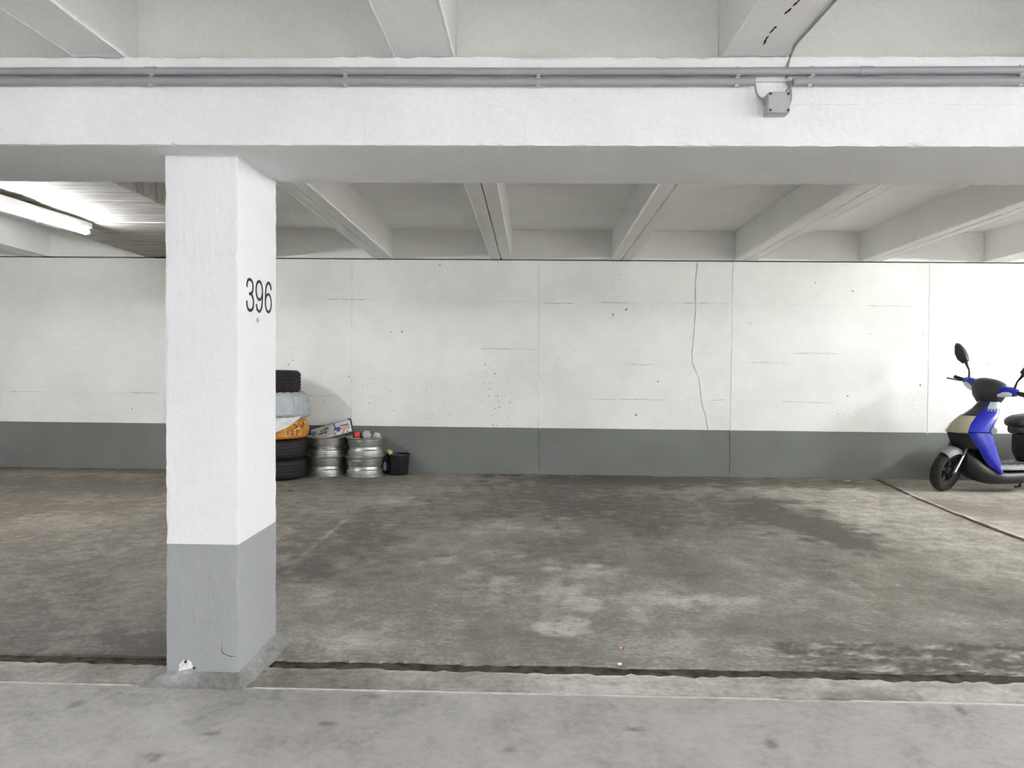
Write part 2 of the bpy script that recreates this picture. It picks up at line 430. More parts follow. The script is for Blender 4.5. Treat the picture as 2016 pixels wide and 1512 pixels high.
def tone_bay(x, y):
    v = 0.0
    dx = 0.10 * noise.noise(Vector((x * 2.3, y * 2.3, 1))); dy = 0.10 * noise.noise(Vector((x * 2.3, y * 2.3, 8)))
    N = lambda k, o: noise.noise(Vector((x * k, y * k, o)))
    w1, w2, w3, w4 = 0.9 * N(4, 1.5), 0.8 * N(11, 4.5), 0.9 * N(4, 8.5), 0.8 * N(11, 12.5)
    for cx, cy, ex, ey, s in ELL:
        ux, uy = (x - cx) / ex, (y - cy) / ey
        if ux * ux + uy * uy > 9: continue
        ux += w1 + w2; uy += w3 + w4
        q = ux * ux + uy * uy
        if q < 2.2: v += 0.85 * s * max(0.0, 1 - q / 2.2) ** 0.9
    for a, b, w, s in SEGW:
        ab = (b - a).to_2d(); p = Vector((x + dx * 0.3, y)) - a.to_2d(); t = max(0, min(1, p.dot(ab) / ab.length_squared))
        d = (p - ab * t).length
        if d < w * 2: v += s * (1 - d / (w * 2)) * (0.5 + 0.9 * noise.noise(Vector((x * 9, y * 9, 4))))
    v += 0.55 * noise.noise(Vector((x * 0.9, y * 0.6, 17)))
    pt_ = in_patch(x, y)
    if pt_ > 0: v += pt_ * (-0.7 + 2.6 * noise.noise(Vector((x * 6, y * 22, 33))) + 2.6 * noise.noise(Vector((x * 19, y * 50, 34))))
    v -= 1.15 * max(0.0, min(1.0, (-x - 1.3) / 1.2)) + 0.5 * max(0.0, 1 - abs(x - 0.2) / 2.2) * max(0.0, min(1.0, (y - 4.0) / 2.0))  # left bay and middle painted darker, offsetting the strong lamp light there
    return v
PATCH = world_ell(1830, 1292, 230, 44)
def in_patch(x, y):
    return max(0.0, 1 - (max(0, abs(x - 1.72) - 0.62) / 0.12) - (max(0, y - 3.33 + 0.05 * noise.noise(Vector((x * 4, 2, 2)))) / 0.05))
def relief_bay(x, y):
    h = 0.0015 * noise.noise(Vector((x * 3, y * 3, 0)))
    p = in_patch(x, y)
    if p > 0: h -= min(0.0085, p * (0.002 + 0.012 * abs(noise.noise(Vector((x * 11, y * 16, 5)))) + 0.008 * abs(noise.noise(Vector((x * 30, y * 40, 5))))))
    return h

def slab(name, xs_of, ys_of, nu, nv, tone, warm, relief, mat, parent, depth=0.05):
    """grid slab: u along x, v along y; skirts go down along the rim"""
    bm = bmesh.new(); tl = bm.verts.layers.float.new('tone'); wl = bm.verts.layers.float.new('warm'); G = []
    for j in range(nv + 1):
        row = []
        for i in range(nu + 1):
            x, y = xs_of(i / nu, j / nv), ys_of(i / nu, j / nv)
            v = bm.verts.new((x, y, relief(x, y))); v[tl] = tone(x, y); v[wl] = warm(x, y); row.append(v)
        G.append(row)
    for j in range(nv):
        for i in range(nu): bm.faces.new((G[j][i], G[j][i + 1], G[j + 1][i + 1], G[j + 1][i])).smooth = True
    rim = [G[0][i] for i in range(nu + 1)] + [G[j][nu] for j in range(1, nv + 1)] + [G[nv][i] for i in range(nu - 1, -1, -1)] + [G[j][0] for j in range(nv - 1, 0, -1)]
    low = []
    for v in rim:
        w = bm.verts.new((v.co.x, v.co.y, -depth)); w[tl] = v[tl] - 0.6; w[wl] = v[wl]; low.append(w)
    for k in range(len(rim)): bm.faces.new((rim[k], rim[(k + 1) % len(rim)], low[(k + 1) % len(rim)], low[k]))
    me = bpy.data.meshes.new(name); bm.to_mesh(me); bm.free()
    return link_mesh(name, me, mat, parent)

floor = struct(empty('floor'))
bm = bmesh.new(); box(bm, RX0 - 1, RX1 + 1, -8, Y_WALL + 0.3, -0.12, -0.011)
from_bm('joint_bed', bm, M['void'], floor)
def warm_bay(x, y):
    return min(1.0, max(0.0, 0.25 + 0.5 * max(0, (x - 0.8) / 2.6) + 1.0 * max(0, (-x - 1.3) / 2.0)) * (0.55 + 0.12 * (y - 3)))  # warm lamp cast painted into the floor colour at both sides
def bay_y(u, v, f=bay_front):
    return None
X_L = -7.0
def bx(u, v):
    y = 3.045 + v * (Y_WALL + 0.02 - 3.045); return X_L + u * (j_left(y) - X_L)
def by(u, v):
    y0 = bay_front(X_L + u * (3.4 - X_L)); return y0 + (v ** 1.25) * (Y_WALL + 0.02 - y0)
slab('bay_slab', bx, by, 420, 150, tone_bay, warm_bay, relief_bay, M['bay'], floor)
def rx_(u, v):
    y = 3.045 + v * (Y_WALL + 0.02 - 3.045); return j_right(y) + u * (RX1 - 0.5 - j_right(y))
slab('bay_slab', rx_, lambda u, v: bay_front(3.4 + u * 6) + v * (Y_WALL + 0.02 - 3.045), 130, 90,
     lambda x, y: 0.25 + 0.8 * noise.noise(Vector((x * 1.3, y * 1.0, 3))), lambda x, y: 0.75, relief_bay, M['bay'], floor)
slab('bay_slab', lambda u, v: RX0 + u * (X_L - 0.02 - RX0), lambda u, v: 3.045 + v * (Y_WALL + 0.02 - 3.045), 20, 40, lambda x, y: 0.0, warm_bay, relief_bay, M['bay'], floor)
def tone_strip(x, y):
    v = 0.8 * noise.noise(Vector((x * 2.2, y * 3, 40))) + 0.25
    v += 0.9 * max(0, 1 - abs(x - 0.25) / 0.5) + (-1.1 if 1.05 < x < 1.45 else 0) * max(0, 1 - abs(y - 2.80) / 0.09) + 0.5 * max(0, 1 - abs(x - 1.75) / 0.4)
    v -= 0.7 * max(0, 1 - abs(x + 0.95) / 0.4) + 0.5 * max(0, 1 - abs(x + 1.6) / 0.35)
    return v
def relief_strip(x, y):
    k = 1.0 + 1.8 * (x > 1.0)
    return -0.004 + k * 0.004 * noise.noise(Vector((x * 9, y * 12, 2))) + k * 0.002 * noise.noise(Vector((x * 35, y * 35, 2)))
slab('kerb_strip', lambda u, v: RX0 + u * (RX1 - RX0), lambda u, v: 2.770 + v * (strip_back(RX0 + u * (RX1 - RX0)) - 2.770), 700, 8, tone_strip, lambda x, y: 0.18, relief_strip, M['strip'], floor)
SPOT = [world_ell(*s) for s in [(1893, 1400, 12, 7), (1517, 1465, 14, 8), (645, 1425, 14, 6), (152, 1385, 12, 6), (415, 1444, 6, 4), (1000, 1478, 8, 3), (300, 1490, 14, 9), (728, 1370, 4, 3), (1250, 1436, 18, 4)]]
def tone_aisle(x, y):
    v = 0.35 * noise.noise(Vector((x * 0.8, y * 1.2, 60))) + 0.25 * noise.noise(Vector((x * 2.5, y * 3, 61)))
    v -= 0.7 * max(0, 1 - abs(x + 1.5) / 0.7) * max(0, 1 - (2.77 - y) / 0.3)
    for cx, cy, ex, ey in SPOT:
        q = ((x - cx) / ex) ** 2 + ((y - cy) / ey) ** 2
        if q < 2.0: v -= 1.6 * (1 - q / 2.0)
    return v
slab('aisle_slab', lambda u, v: RX0 + u * (RX1 - RX0), lambda u, v: 1.7 + v * 1.064, 640, 70, tone_aisle, lambda x, y: 0.10, lambda x, y: 0.0008 * noise.noise(Vector((x * 8, y * 8, 1))), M['aisle'], floor)
slab('aisle_slab', lambda u, v: RX0 + u * (RX1 - RX0), lambda u, v: -6.9 + v * 8.597, 60, 30, tone_aisle, lambda x, y: 0.10, lambda x, y: 0.0, M['aisle'], floor)
for k, (xa, xb) in enumerate([(-4.0, -1.47), (-1.02, 0.1), (0.12, 0.9), (1.15, 1.9), (1.95, 4.5)]):
    bm = bmesh.new()
    ribbon(bm, [(x_, 2.766 + 0.004 * noise.noise(Vector((x_ * 6, k, 0))), -0.001) for x_ in [xa + (xb - xa) * i / 60 for i in range(61)]], 0.010, (0, 0, 1), 0.0025, 0.6, rnd)
    from_bm('mortar_lip', bm, M['lip'], floor)

# ================================================================== BACK WALL
wall = struct(empty('wall_back'))
bm = bmesh.new()
rough_prism(bm, [(RX0, Y_WALL, DADO), (RX0, Y_WALL + 0.25, DADO), (RX0, Y_WALL + 0.25, WALL_TOP), (RX0, Y_WALL, WALL_TOP)],
            [(RX1, Y_WALL, DADO), (RX1, Y_WALL + 0.25, DADO), (RX1, Y_WALL + 0.25, WALL_TOP), (RX1, Y_WALL, WALL_TOP)], 0.06, 0.008, 0.002, 3)
from_bm('painted_face', bm, M['wall'], wall)
bm = bmesh.new(); box(bm, RX0, RX1, Y_WALL + 0.001, Y_WALL + 0.25, -0.1, DADO)
o = from_bm('dado_band', bm, M['dado'], wall); o['label'] = 'grey painted band along the foot of the wall'
def wall_pt(px, py): return at_y(px, py, Y_WALL)
def seam(pts_px, width, height, mat='seam', name='seam', jit=0.5, wander=1.2, n=0):
    pts = []
    for (x0, y0), (x1, y1) in zip(pts_px, pts_px[1:]):
        m = n or max(3, int(math.hypot(x1 - x0, y1 - y0) / 7))
        for i in range(m): pts.append((x0 + (x1 - x0) * i / m, y0 + (y1 - y0) * i / m))
    pts.append(pts_px[-1])
    horiz = abs(pts_px[-1][0] - pts_px[0][0]) > abs(pts_px[-1][1] - pts_px[0][1])
    P = []
    for i, (x, y) in enumerate(pts):
        w = wander * noise.noise(Vector((x * 0.13, y * 0.13, n + 2)))
        P.append(wall_pt(x + (0 if horiz else w), y + (w if horiz else 0)))
    bm = bmesh.new(); ribbon(bm, P, width, (0, -1, 0), height, jit, rnd)
    return from_bm(name, bm, M[mat], wall)
# vertical formwork joints
for a, b in [((1061, 514), (1062, 846)), ((1444, 516), (1438, 852)), ((693, 512), (692, 838)), ((1831, 516), (1826, 856))]:
    seam([a, b], 0.012, 0.0035)
seam([(1062, 848), (1062, 932)], 0.010, 0.003, 'dado'); seam([(1438, 854), (1437, 940)], 0.012, 0.0035, 'dado')
# horizontal board joints, broken into the runs one sees
for run in [[(640, 588), (1060, 593)], [(1066, 596), (1440, 597)], [(1448, 600), (1700, 602)], [(900, 687), (1058, 689)], [(1068, 690), (1270, 692)], [(1365, 692), (1436, 694)],
            [(1446, 695), (1840, 700)], [(1085, 716), (1390, 720)], [(1446, 713), (1560, 716)], [(1590, 719), (1700, 722)], [(700, 779), (1000, 782)], [(1050, 784), (1300, 787)], [(1400, 787), (1436, 788)],
            [(1448, 790), (1800, 794)], [(0, 583), (320, 586)], [(0, 677), (220, 679)], [(30, 815), (320, 812)], [(1850, 606), (2016, 608)], [(1846, 702), (2016, 704)], [(560, 581), (690, 586)], [(548, 684), (690, 686)]]:
    seam(run, 0.006, 0.0022)
seam([(0, 770), (150, 772), (320, 775)], 0.007, 0.003, 'seam')
for run in [[(900, 879), (1050, 880)], [(1100, 880), (1436, 883)], [(1446, 883), (1690, 887)], [(790, 873), (860, 874)], [(0, 866), (320, 870)], [(1770, 890), (1860, 893)]]:
    seam(run, 0.005, 0.002, 'dado')
# fine dark hairline stretches where the joints opened
for run in [[(1066, 597), (1130, 597)], [(1345, 596), (1430, 597)], [(1180, 595), (1240, 596)], [(945, 686), (1058, 688)], [(1235, 717), (1290, 718)], [(1165, 786), (1310, 787)], [(1395, 788), (1436, 786)],
            [(1535, 791), (1640, 793)], [(1480, 713), (1550, 715)], [(1560, 695), (1650, 696)], [(230, 772), (318, 774)], [(0, 770), (90, 771)], [(1003, 878), (1060, 879)], [(660, 776), (692, 778)], [(590, 779), (660, 780)], [(640, 589), (720, 590)], [(1700, 602), (1800, 604)]]:
    seam(run, 0.0026, 0.0032, 'hair', 'hairline_crack', 0.9, 2.0)
seam([(1373, 516), (1369, 560), (1370, 600), (1366, 655), (1362, 712), (1376, 745), (1381, 790), (1396, 848)], 0.0030, 0.0032, 'hair', 'hairline_crack', 0.8, 2.5)
# little air holes knocked in the face
for cx, cy, sx, sy, cnt in [(980, 800, 22, 60, 26), (955, 745, 14, 40, 10), (700, 770, 60, 50, 14), (1650, 820, 40, 20, 8), (1780, 640, 60, 40, 6), (1900, 760, 60, 60, 8), (1250, 600, 120, 60, 5), (880, 800, 120, 40, 10), (1480, 640, 8, 6, 2), (610, 700, 50, 60, 8)]:
    for _ in range(cnt):
        p = wall_pt(rnd.gauss(cx, sx * 0.6), min(838, rnd.gauss(cy, sy * 0.6))); r = rnd.uniform(0.003, 0.0075)
        bm = bmesh.new(); ring = [(p + Vector((math.cos(a) * r * rnd.uniform(0.6, 1.2), 0, math.sin(a) * r * rnd.uniform(0.4, 0.9)))) for a in [i * 1.047 for i in range(6)]]
        f0 = [bm.verts.new(q + Vector((0, 0.002, 0))) for q in ring]; f1 = [bm.verts.new(q + Vector((0, -0.0012, 0))) for q in ring]
        bm.faces.new(f0); bm.faces.new(f1)
        for i in range(6): bm.faces.new((f0[i], f0[(i + 1) % 6], f1[(i + 1) % 6], f1[i]))
        from_bm('air_hole', bm, M['crack'], wall)
bm = bmesh.new(); box(bm, RX0, RX1, Y_WALL + 0.28, Y_WALL + 0.5, -0.1, 3.1)
from_bm('light_block_backing', bm, M['void'], wall)  # unseen dark sheet, added to block light behind the wall-top gap

# other walls that close the hall (outside the frame)
for nm, b in [('wall_left', (RX0 - 0.3, RX0, -7.2, 8.7, -0.1, 3.1)), ('wall_right', (RX1, RX1 + 0.3, -7.2, 8.7, -0.1, 3.1)), ('wall_front', (RX0, RX1, -7.2, -6.9, -0.1, 3.1))]:
    bm = bmesh.new(); box(bm, *b); struct(from_bm(nm, bm, M['wall']))

# ================================================================== CEILING
ceiling = struct(empty('ceiling'))
bm = bmesh.new()
pts = [(RX0, 3.0, deck_z(3)), (RX1, 3.0, deck_z(3)), (RX1, 8.7, deck_z(8.7)), (RX0, 8.7, deck_z(8.7))]
lo = [bm.verts.new(p) for p in pts]; hi = [bm.verts.new((p[0], p[1], 3.1)) for p in pts]
bm.faces.new(lo); bm.faces.new(hi)
for k in range(4): bm.faces.new((lo[k], lo[(k + 1) % 4], hi[(k + 1) % 4], hi[k]))
from_bm('deck', bm, M['soffit'], ceiling)
bm = bmesh.new(); box(bm, RX0, RX1, -7.2, 3.0, 2.66, 3.1); from_bm('deck', bm, M['soffit'], ceiling)
def rib(x0, x1, y0, y1, zf, top, seed, gap=0.006, draft=0.012, cracked=True):
    r = empty('rib', (0, 0, 0), ceiling); xm = (x0 + x1) / 2
    halves = [(x0, xm - gap / 2), (xm + gap / 2, x1)] if cracked else [(x0, x1)]
    for i, (a, b) in enumerate(halves):
        da = draft if i == 0 else 0; db = draft if i == len(halves) - 1 else 0
        bm = bmesh.new()
        c = lambda y: [(a, y, zf(y)), (b, y, zf(y)), (b + db, y, top), (a - da, y, top)]
        rough_prism(bm, c(y0), c(y1), 0.035, 0.010, 0.0045, seed + i * 3.3)
        from_bm('rib_half' if cracked else 'rib_body', bm, M['soffit'], r)
        # pale bead painting the light caught along the outer lower edge
        xe = a if i == 0 else b
        edges = [a, b] if not cracked else [xe]
        for xe in edges:
            bm = bmesh.new(); n = 70
            tube(bm, [(xe + 0.001 * noise.noise(Vector((t * 30, seed, i))), y0 + (y1 - y0) * t, zf(y0 + (y1 - y0) * t) + 0.003 + 0.002 * noise.noise(Vector((t * 40, seed, 3 + i)))) for t in [k / n for k in range(n + 1)]], 0.005, 6,
                 radii=[0.0045 + 0.002 * noise.noise(Vector((k * 0.9, seed, i))) for k in range(n + 1)])
            from_bm('glint_arris', bm, M['edge'], r)
    return r
FAR = [(at_y(a, 510, Y_WALL - 0.03).x, at_y(b, 510, Y_WALL - 0.03).x) for a, b in [(735, 772), (966, 1006), (1205, 1244), (1448, 1490), (1695, 1736), (1940, 1988)]]
for k, (a, b) in enumerate(FAR): rib(a, b, 3.15, Y_WALL + 0.04, rib_z, 2.75, k * 11.0, 0.007 if k in (1, 2) else 0.004)
xr = FAR[-1][1] + 1.06
for k in range(3): rib(xr + k * 1.28, xr + k * 1.28 + 0.21, 3.15, Y_WALL + 0.04, rib_z, 2.75, 90 + k * 7)
xl = at_y(96, 510, Y_WALL - 0.03).x
for k in range(3): rib(xl - 0.21 - k * 1.28, xl - k * 1.28, 3.15, Y_WALL + 0.04, rib_z, 2.75, 140 + k * 7)
# solid board-marked slab strip left of the column
SX0, SX1 = at_y(283, 505, Y_WALL - 0.03).x, at_y(535, 508, Y_WALL - 0.03).x
SLABS = [3.2, 4.55, 5.05, 5.35, 5.62, 6.0, 6.4, 6.8, 7.25, 7.7, Y_WALL + 0.04]
strip_slab = empty('solid_strip', (0, 0, 0), ceiling)
for k, (a, b) in enumerate(zip(SLABS, SLABS[1:])):
    dz = [0, 0.004, -0.003, 0.005, 0, 0.004, -0.002, 0.003, 0, 0.003][k]
    bm = bmesh.new(); c = lambda x: [(x, a + 0.002, rib_z(a) + dz), (x, b - 0.002, rib_z(b) + dz), (x, b - 0.002, 2.75), (x, a + 0.002, 2.75)]
    rough_prism(bm, c(SX0), c(SX1), 0.04, 0.006, 0.004, 200 + k * 5)
    from_bm('board_mark', bm, M['board'], strip_slab)
# upstand closing each coffer above the wall
xs = sorted([SX0, xl] + [SX1] + [v for ab in FAR for v in ab])
bays = [(RX0, xl - 0.22), (xl, SX0), (SX1, FAR[0][0])] + [(FAR[k][1], FAR[k + 1][0]) for k in range(len(FAR) - 1)] + [(FAR[-1][1], RX1)]
for a, b in bays:
    bm = bmesh.new(); box(bm, a + 0.003, b - 0.003, Y_WALL - 0.005, Y_WALL + 0.2, WALL_TOP + 0.013, 2.70)
    from_bm('end_diaphragm', bm, M['soffit'], ceiling)
# near side, over the aisle
NEAR = [(at_y(a, 112, BEAM_Y0).x, at_y(b, 112, BEAM_Y0).x) for a, b in [(146, 246), (777, 893), (1426, 1550)]]
NEAR = [(NEAR[0][0] - 2.27, NEAR[0][1] - 2.27), (NEAR[0][0] - 1.135, NEAR[0][1] - 1.135)] + NEAR + [(NEAR[2][0] + 1.15 * k, NEAR[2][1] + 1.15 * k) for k in (1, 2, 3)]
for k, (a, b) in enumerate(NEAR): rib(a, b, -6.9, BEAM_Y0 + 0.2, lambda y: RIB_NEAR + 0.0015, 2.72, 300 + k * 13, 0.006, 0.004, cracked=False)
DIA_Y = 2.757
for a, b in [(RX0, NEAR[0][0])] + [(NEAR[k][1], NEAR[k + 1][0]) for k in range(len(NEAR) - 1)] + [(NEAR[-1][1], RX1)]:
    bm = bmesh.new(); box(bm, a + 0.002, b - 0.002, DIA_Y, 3.1, 2.2, 2.70)
    from_bm('end_diaphragm', bm, M['soffit'], ceiling)
# open crack in the soffit of the near right rib
bm_pts = [at_z(*p, RIB_NEAR + 0.001) for p in [(1502, 89), (1516, 66), (1530, 48), (1545, 28), (1562, 12), (1578, -4)]]
for a, b in [(0, 1), (1, 2), (3, 4), (4, 5)]:
    bm = bmesh.new(); p, q = bm_pts[a], bm_pts[b]
    ribbon(bm, [p.lerp(q, t / 6 * 0.8) + Vector((0.002 * rnd.uniform(-1, 1), 0, 0)) for t in range(7)], 0.009, (0, 0, -1), 0.001, 0.4, rnd)
    from_bm('open_crack', bm, M['crack'], ceiling)

# ================================================================== BEAM
beam = empty('ceiling_beam', (0, BEAM_Y0, SOFFIT))
tag(beam, 'long white painted concrete beam crossing the ceiling above the column', 'beam')
def under(o, p):
    o.parent = p; o.matrix_parent_inverse = Matrix.Translation(-Vector(p.location)); return o
bm = bmesh.new(); c = lambda x: [(x, BEAM_Y0, SOFFIT), (x, BEAM_Y1, SOFFIT), (x, BEAM_Y1, 2.72), (x, BEAM_Y1 - 0.15, 2.72), (x, BEAM_Y1 - 0.2, BEAM_TOP), (x, BEAM_Y0, BEAM_TOP)]
rough_prism(bm, c(RX0), c(RX1), 0.022, 0.012, 0.0045, 500)
under(from_bm('beam_body', bm, M['beam']), beam)
for px_, a, b in [(1034, 215, 284), (718, 215, 282)]:
    bm = bmesh.new(); ribbon(bm, [at_y(px_ + 1.5 * noise.noise(Vector((i * 0.8, px_, 0))), a + (b - a) * i / 14, BEAM_Y0) for i in range(15)], 0.006, (0, -1, 0), 0.0014, 0.5, rnd)
    under(from_bm('form_seam', bm, M['beam']), beam)
for run in [((1560, 205), (1790, 203)), ((1810, 204), (2010, 206)), ((960, 206), (1030, 208))]:
    (xa, ya), (xb, yb) = run
    bm = bmesh.new(); ribbon(bm, [at_y(xa + (xb - xa) * i / 20, ya + (yb - ya) * i / 20 + 1.2 * noise.noise(Vector((i * 0.7, xa, 0))), BEAM_Y0) for i in range(21)], 0.006, (0, -1, 0), 0.0016, 0.6, rnd)
    under(from_bm('form_seam', bm, M['beam']), beam)

# ================================================================== COLUMN
column = empty('concrete_column', (-1.227, 3.02, 0))
tag(column, 'white square column with grey painted foot and black number 396', 'column')
def colpart(name, z0, z1, mat, seed, grow=0.0):
    bm = bmesh.new(); c = lambda z: [(COL_X0 - grow, COL_Y0 - grow, z), (COL_X1 + grow, COL_Y0 - grow, z), (COL_X1 + grow, COL_Y1 + grow, z), (COL_X0 - grow, COL_Y1 + grow, z)]
    rough_prism(bm, c(z0), c(z1), 0.02, 0.008, 0.0028, seed)
    return under(from_bm(name, bm, mat), column)
colpart('white_shaft', 0.516, SOFFIT, M['column'], 600)
colpart('grey_foot', -0.01, 0.516, M['column_grey'], 640, 0.0006)
# mortar cove round the foot
bm = bmesh.new(); tl = bm.verts.layers.float.new('tone'); wl = bm.verts.layers.float.new('warm'); rows = []
def cove(t, u):
    X0, X1, Y0, Y1 = COL_X0, COL_X1, COL_Y0, COL_Y1
    path_in = [(X0 - 0.0, Y1), (X0, Y0), (X1, Y0), (X1, Y1)]
    path_out = [(X0 - 0.06, Y1 + 0.02), (X0 - 0.085, Y0 - 0.075), (X1 + 0.045, Y0 - 0.085), (X1 + 0.085, Y1 + 0.02)]
    s = t * 3; k = min(2, int(s)); f = s - k
    a = Vector(path_in[k]).lerp(Vector(path_in[k + 1]), f); b = Vector(path_out[k]).lerp(Vector(path_out[k + 1]), f)
    n_ = noise.noise(Vector((t * 14, u * 2, 0)))
    p = a.lerp(b, u) + Vector((0.008, 0.008)) * n_ * u
    z = 0.036 * (1 - u) ** 1.2 - 0.004 * u + 0.003 * noise.noise(Vector((t * 40, u * 6, 3)))
    return p.x, p.y, z
for i in range(91):
    row = []
    for j in range(9):
        v = bm.verts.new(cove(i / 90, j / 8)); v[tl] = 0.6 * noise.noise(Vector((i * 0.12, j * 0.2, 2))) - 0.15 + 1.8 * max(0.0, 1 - abs(i - 37 + 4 * noise.noise(Vector((j * 0.6, 3, 3)))) / 6) * max(0.0, 1 - j / 6) - 0.8 * max(0.0, 1 - abs(i - 53) / 9); v[wl] = 0.0
        row.append(v)
    rows.append(row)
for a, b in zip(rows, rows[1:]):
    for j in range(8): bm.faces.new((a[j], a[j + 1], b[j + 1], b[j])).smooth = True
rim = [r[0] for r in rows]; low = []
for r in rows:
    w = bm.verts.new((r[0].co.x, r[0].co.y, -0.02)); low.append(w)
under(from_bm('mortar_cove', bm, M['fillet'], None), column)
# the chipped spot where bare plaster shows
def patch(name, pts_px, plane, mat, thick=0.0015, parent=column, rough=0.0):
    P = [plane(*p) for p in pts_px]
    cen = sum(P, Vector()) / len(P); nrm = (P[1] - P[0]).cross(P[2] - P[0]).normalized()
    if nrm.dot(Vector((0, 0, CAM_H)) - cen) < 0: nrm = -nrm
    bm = bmesh.new()
    top = [bm.verts.new(p + nrm * thick) for p in P]; bot = [bm.verts.new(p - nrm * 0.001) for p in P]
    c_ = bm.verts.new(cen + nrm * (thick + rough))
    for i in range(len(P)):
        j = (i + 1) % len(P)
        bm.faces.new((top[i], top[j], c_)); bm.faces.new((top[i], bot[i], bot[j], top[j]))
    ob = from_bm(name, bm, mat)
    return under(ob, parent) if parent else ob
front = lambda x, y: at_y(x, y, COL_Y0)
side = lambda x, y: at_x(x, y, COL_X1)
patch('chipped_plaster', [(352, 1321), (353, 1307), (358, 1303), (361, 1297), (367, 1300), (373, 1299), (377, 1304), (380, 1310), (384, 1315), (376, 1316), (366, 1318)], front, M['plaster'], 0.0018, column, 0.003)
patch('chip_hole', [(362, 1305), (365, 1299), (368, 1302), (366, 1306)], lambda x, y: at_y(x, y, COL_Y0 - 0.0045), M['crack'], 0.0006)
patch('chip_hole', [(379, 1314), (383, 1312), (385, 1317), (381, 1318)], lambda x, y: at_y(x, y, COL_Y0 - 0.0012), M['crack'], 0.0012)
bm = bmesh.new(); ribbon(bm, [at_y(x, y, COL_Y0) for x, y in [(437, 1262), (437, 1272), (436, 1279), (439, 1286), (447, 1290), (455, 1292), (466, 1292)]], 0.0035, (0, -1, 0), 0.0012, 0.6, rnd)
under(from_bm('hairline_crack', bm, M['crack']), column)
patch('paint_spot', [(504.8, 634.5), (505, 628), (507, 624.5), (509.3, 628), (509.5, 634.5)], side, M['smudge'], 0.0012)
for x_, y_, s_ in [(540, 1268, 5), (533, 1266, 4)]:
    q = at_z(x_, y_, 0.03)
# the number 396
def crv(pts, n=10):
    P = [Vector(p) for p in pts]; out = []
    for i in range(len(P) - 1):
        p0, p1, p2, p3 = P[max(i - 1, 0)], P[i], P[i + 1], P[min(i + 2, len(P) - 1)]
        for k in range(n):
            t = k / n
            out.append(0.5 * ((2 * p1) + (p2 - p0) * t + (2 * p0 - 5 * p1 + 4 * p2 - p3) * t * t + (3 * p1 - p0 - 3 * p2 + p3) * t ** 3))
    return out + [P[-1]]
def arc(cx, cy, rx, ry, a0, a1, n=26):
    return [Vector((cx + rx * math.cos(math.radians(a0 + (a1 - a0) * i / n)), cy + ry * math.sin(math.radians(a0 + (a1 - a0) * i / n)))) for i in range(n + 1)]
SIX = [arc(0.31, 0.325, 0.255, 0.275, 0, 360, 40), arc(0.31, 0.72, 0.245, 0.23, 18, 100, 12)[:] + crv([(0.265, 0.945), (0.13, 0.83), (0.062, 0.60), (0.055, 0.36)], 8)]
SIX[1] = crv([(0.548, 0.755), (0.50, 0.88), (0.38, 0.95), (0.255, 0.94), (0.14, 0.84), (0.075, 0.66), (0.056, 0.44), (0.056, 0.33)], 8)
NINE = [[Vector((0.62 - p.x, 1 - p.y)) for p in st] for st in SIX]
THREE = [crv([(0.065, 0.71), (0.085, 0.83), (0.17, 0.93), (0.30, 0.95), (0.44, 0.92), (0.52, 0.82), (0.525, 0.71), (0.47, 0.60), (0.36, 0.545), (0.235, 0.535)], 6),
         crv([(0.235, 0.535), (0.38, 0.53), (0.50, 0.46), (0.56, 0.35), (0.555, 0.21), (0.48, 0.10), (0.32, 0.05), (0.16, 0.08), (0.07, 0.18), (0.05, 0.32)], 6)]
def digit(strokes, y0, z0, W, H, stroke, name):
    bm = bmesh.new()
    for s_i, st in enumerate(strokes):
        pts_ = [Vector((p.x / 0.62 * W, p.y * H)) for p in st]; rows_ = []
        closed = (pts_[0] - pts_[-1]).length < 1e-4
        if closed: pts_ = pts_[:-1]
        n_ = len(pts_); x_ = COL_X1 + 0.0012 + 0.0003 * s_i
        for i, p in enumerate(pts_):
            a = pts_[(i - 1) % n_] if closed else pts_[max(i - 1, 0)]; b = pts_[(i + 1) % n_] if closed else pts_[min(i + 1, n_ - 1)]
            t = (b - a).normalized(); nn = Vector((-t.y, t.x)) * stroke / 2
            l_, r_ = p + nn, p - nn
            rows_.append([bm.verts.new((xx, y0 + q.x, z0 + q.y)) for q, xx in ((l_, COL_X1 - 0.003), (l_, x_), (r_, x_), (r_, COL_X1 - 0.003))])
        pr = list(zip(rows_, rows_[1:])) + ([(rows_[-1], rows_[0])] if closed else [])
        for a, b in pr:
            for k in range(4): bm.faces.new((a[k], a[(k + 1) % 4], b[(k + 1) % 4], b[k]))
        if not closed: bm.faces.new(rows_[0]); bm.faces.new(list(reversed(rows_[-1])))
    return under(from_bm(name, bm, M['number']), column)
def px_digit(strokes, xl_, xr_, yt, yb):
    a, b = at_x(xl_, (yt + yb) / 2, COL_X1), at_x(xr_, (yt + yb) / 2, COL_X1)
    t, u = at_x((xl_ + xr_) / 2, yt, COL_X1), at_x((xl_ + xr_) / 2, yb, COL_X1)
    digit(strokes, a.y, u.z, b.y - a.y, t.z - u.z, 0.0115, 'digit')
px_digit(THREE, 484.2, 500.0, 547.0, 614.5); px_digit(NINE, 502.6, 517.8, 550.8, 616.0); px_digit(SIX, 520.8, 535.0, 554.2, 617.5)

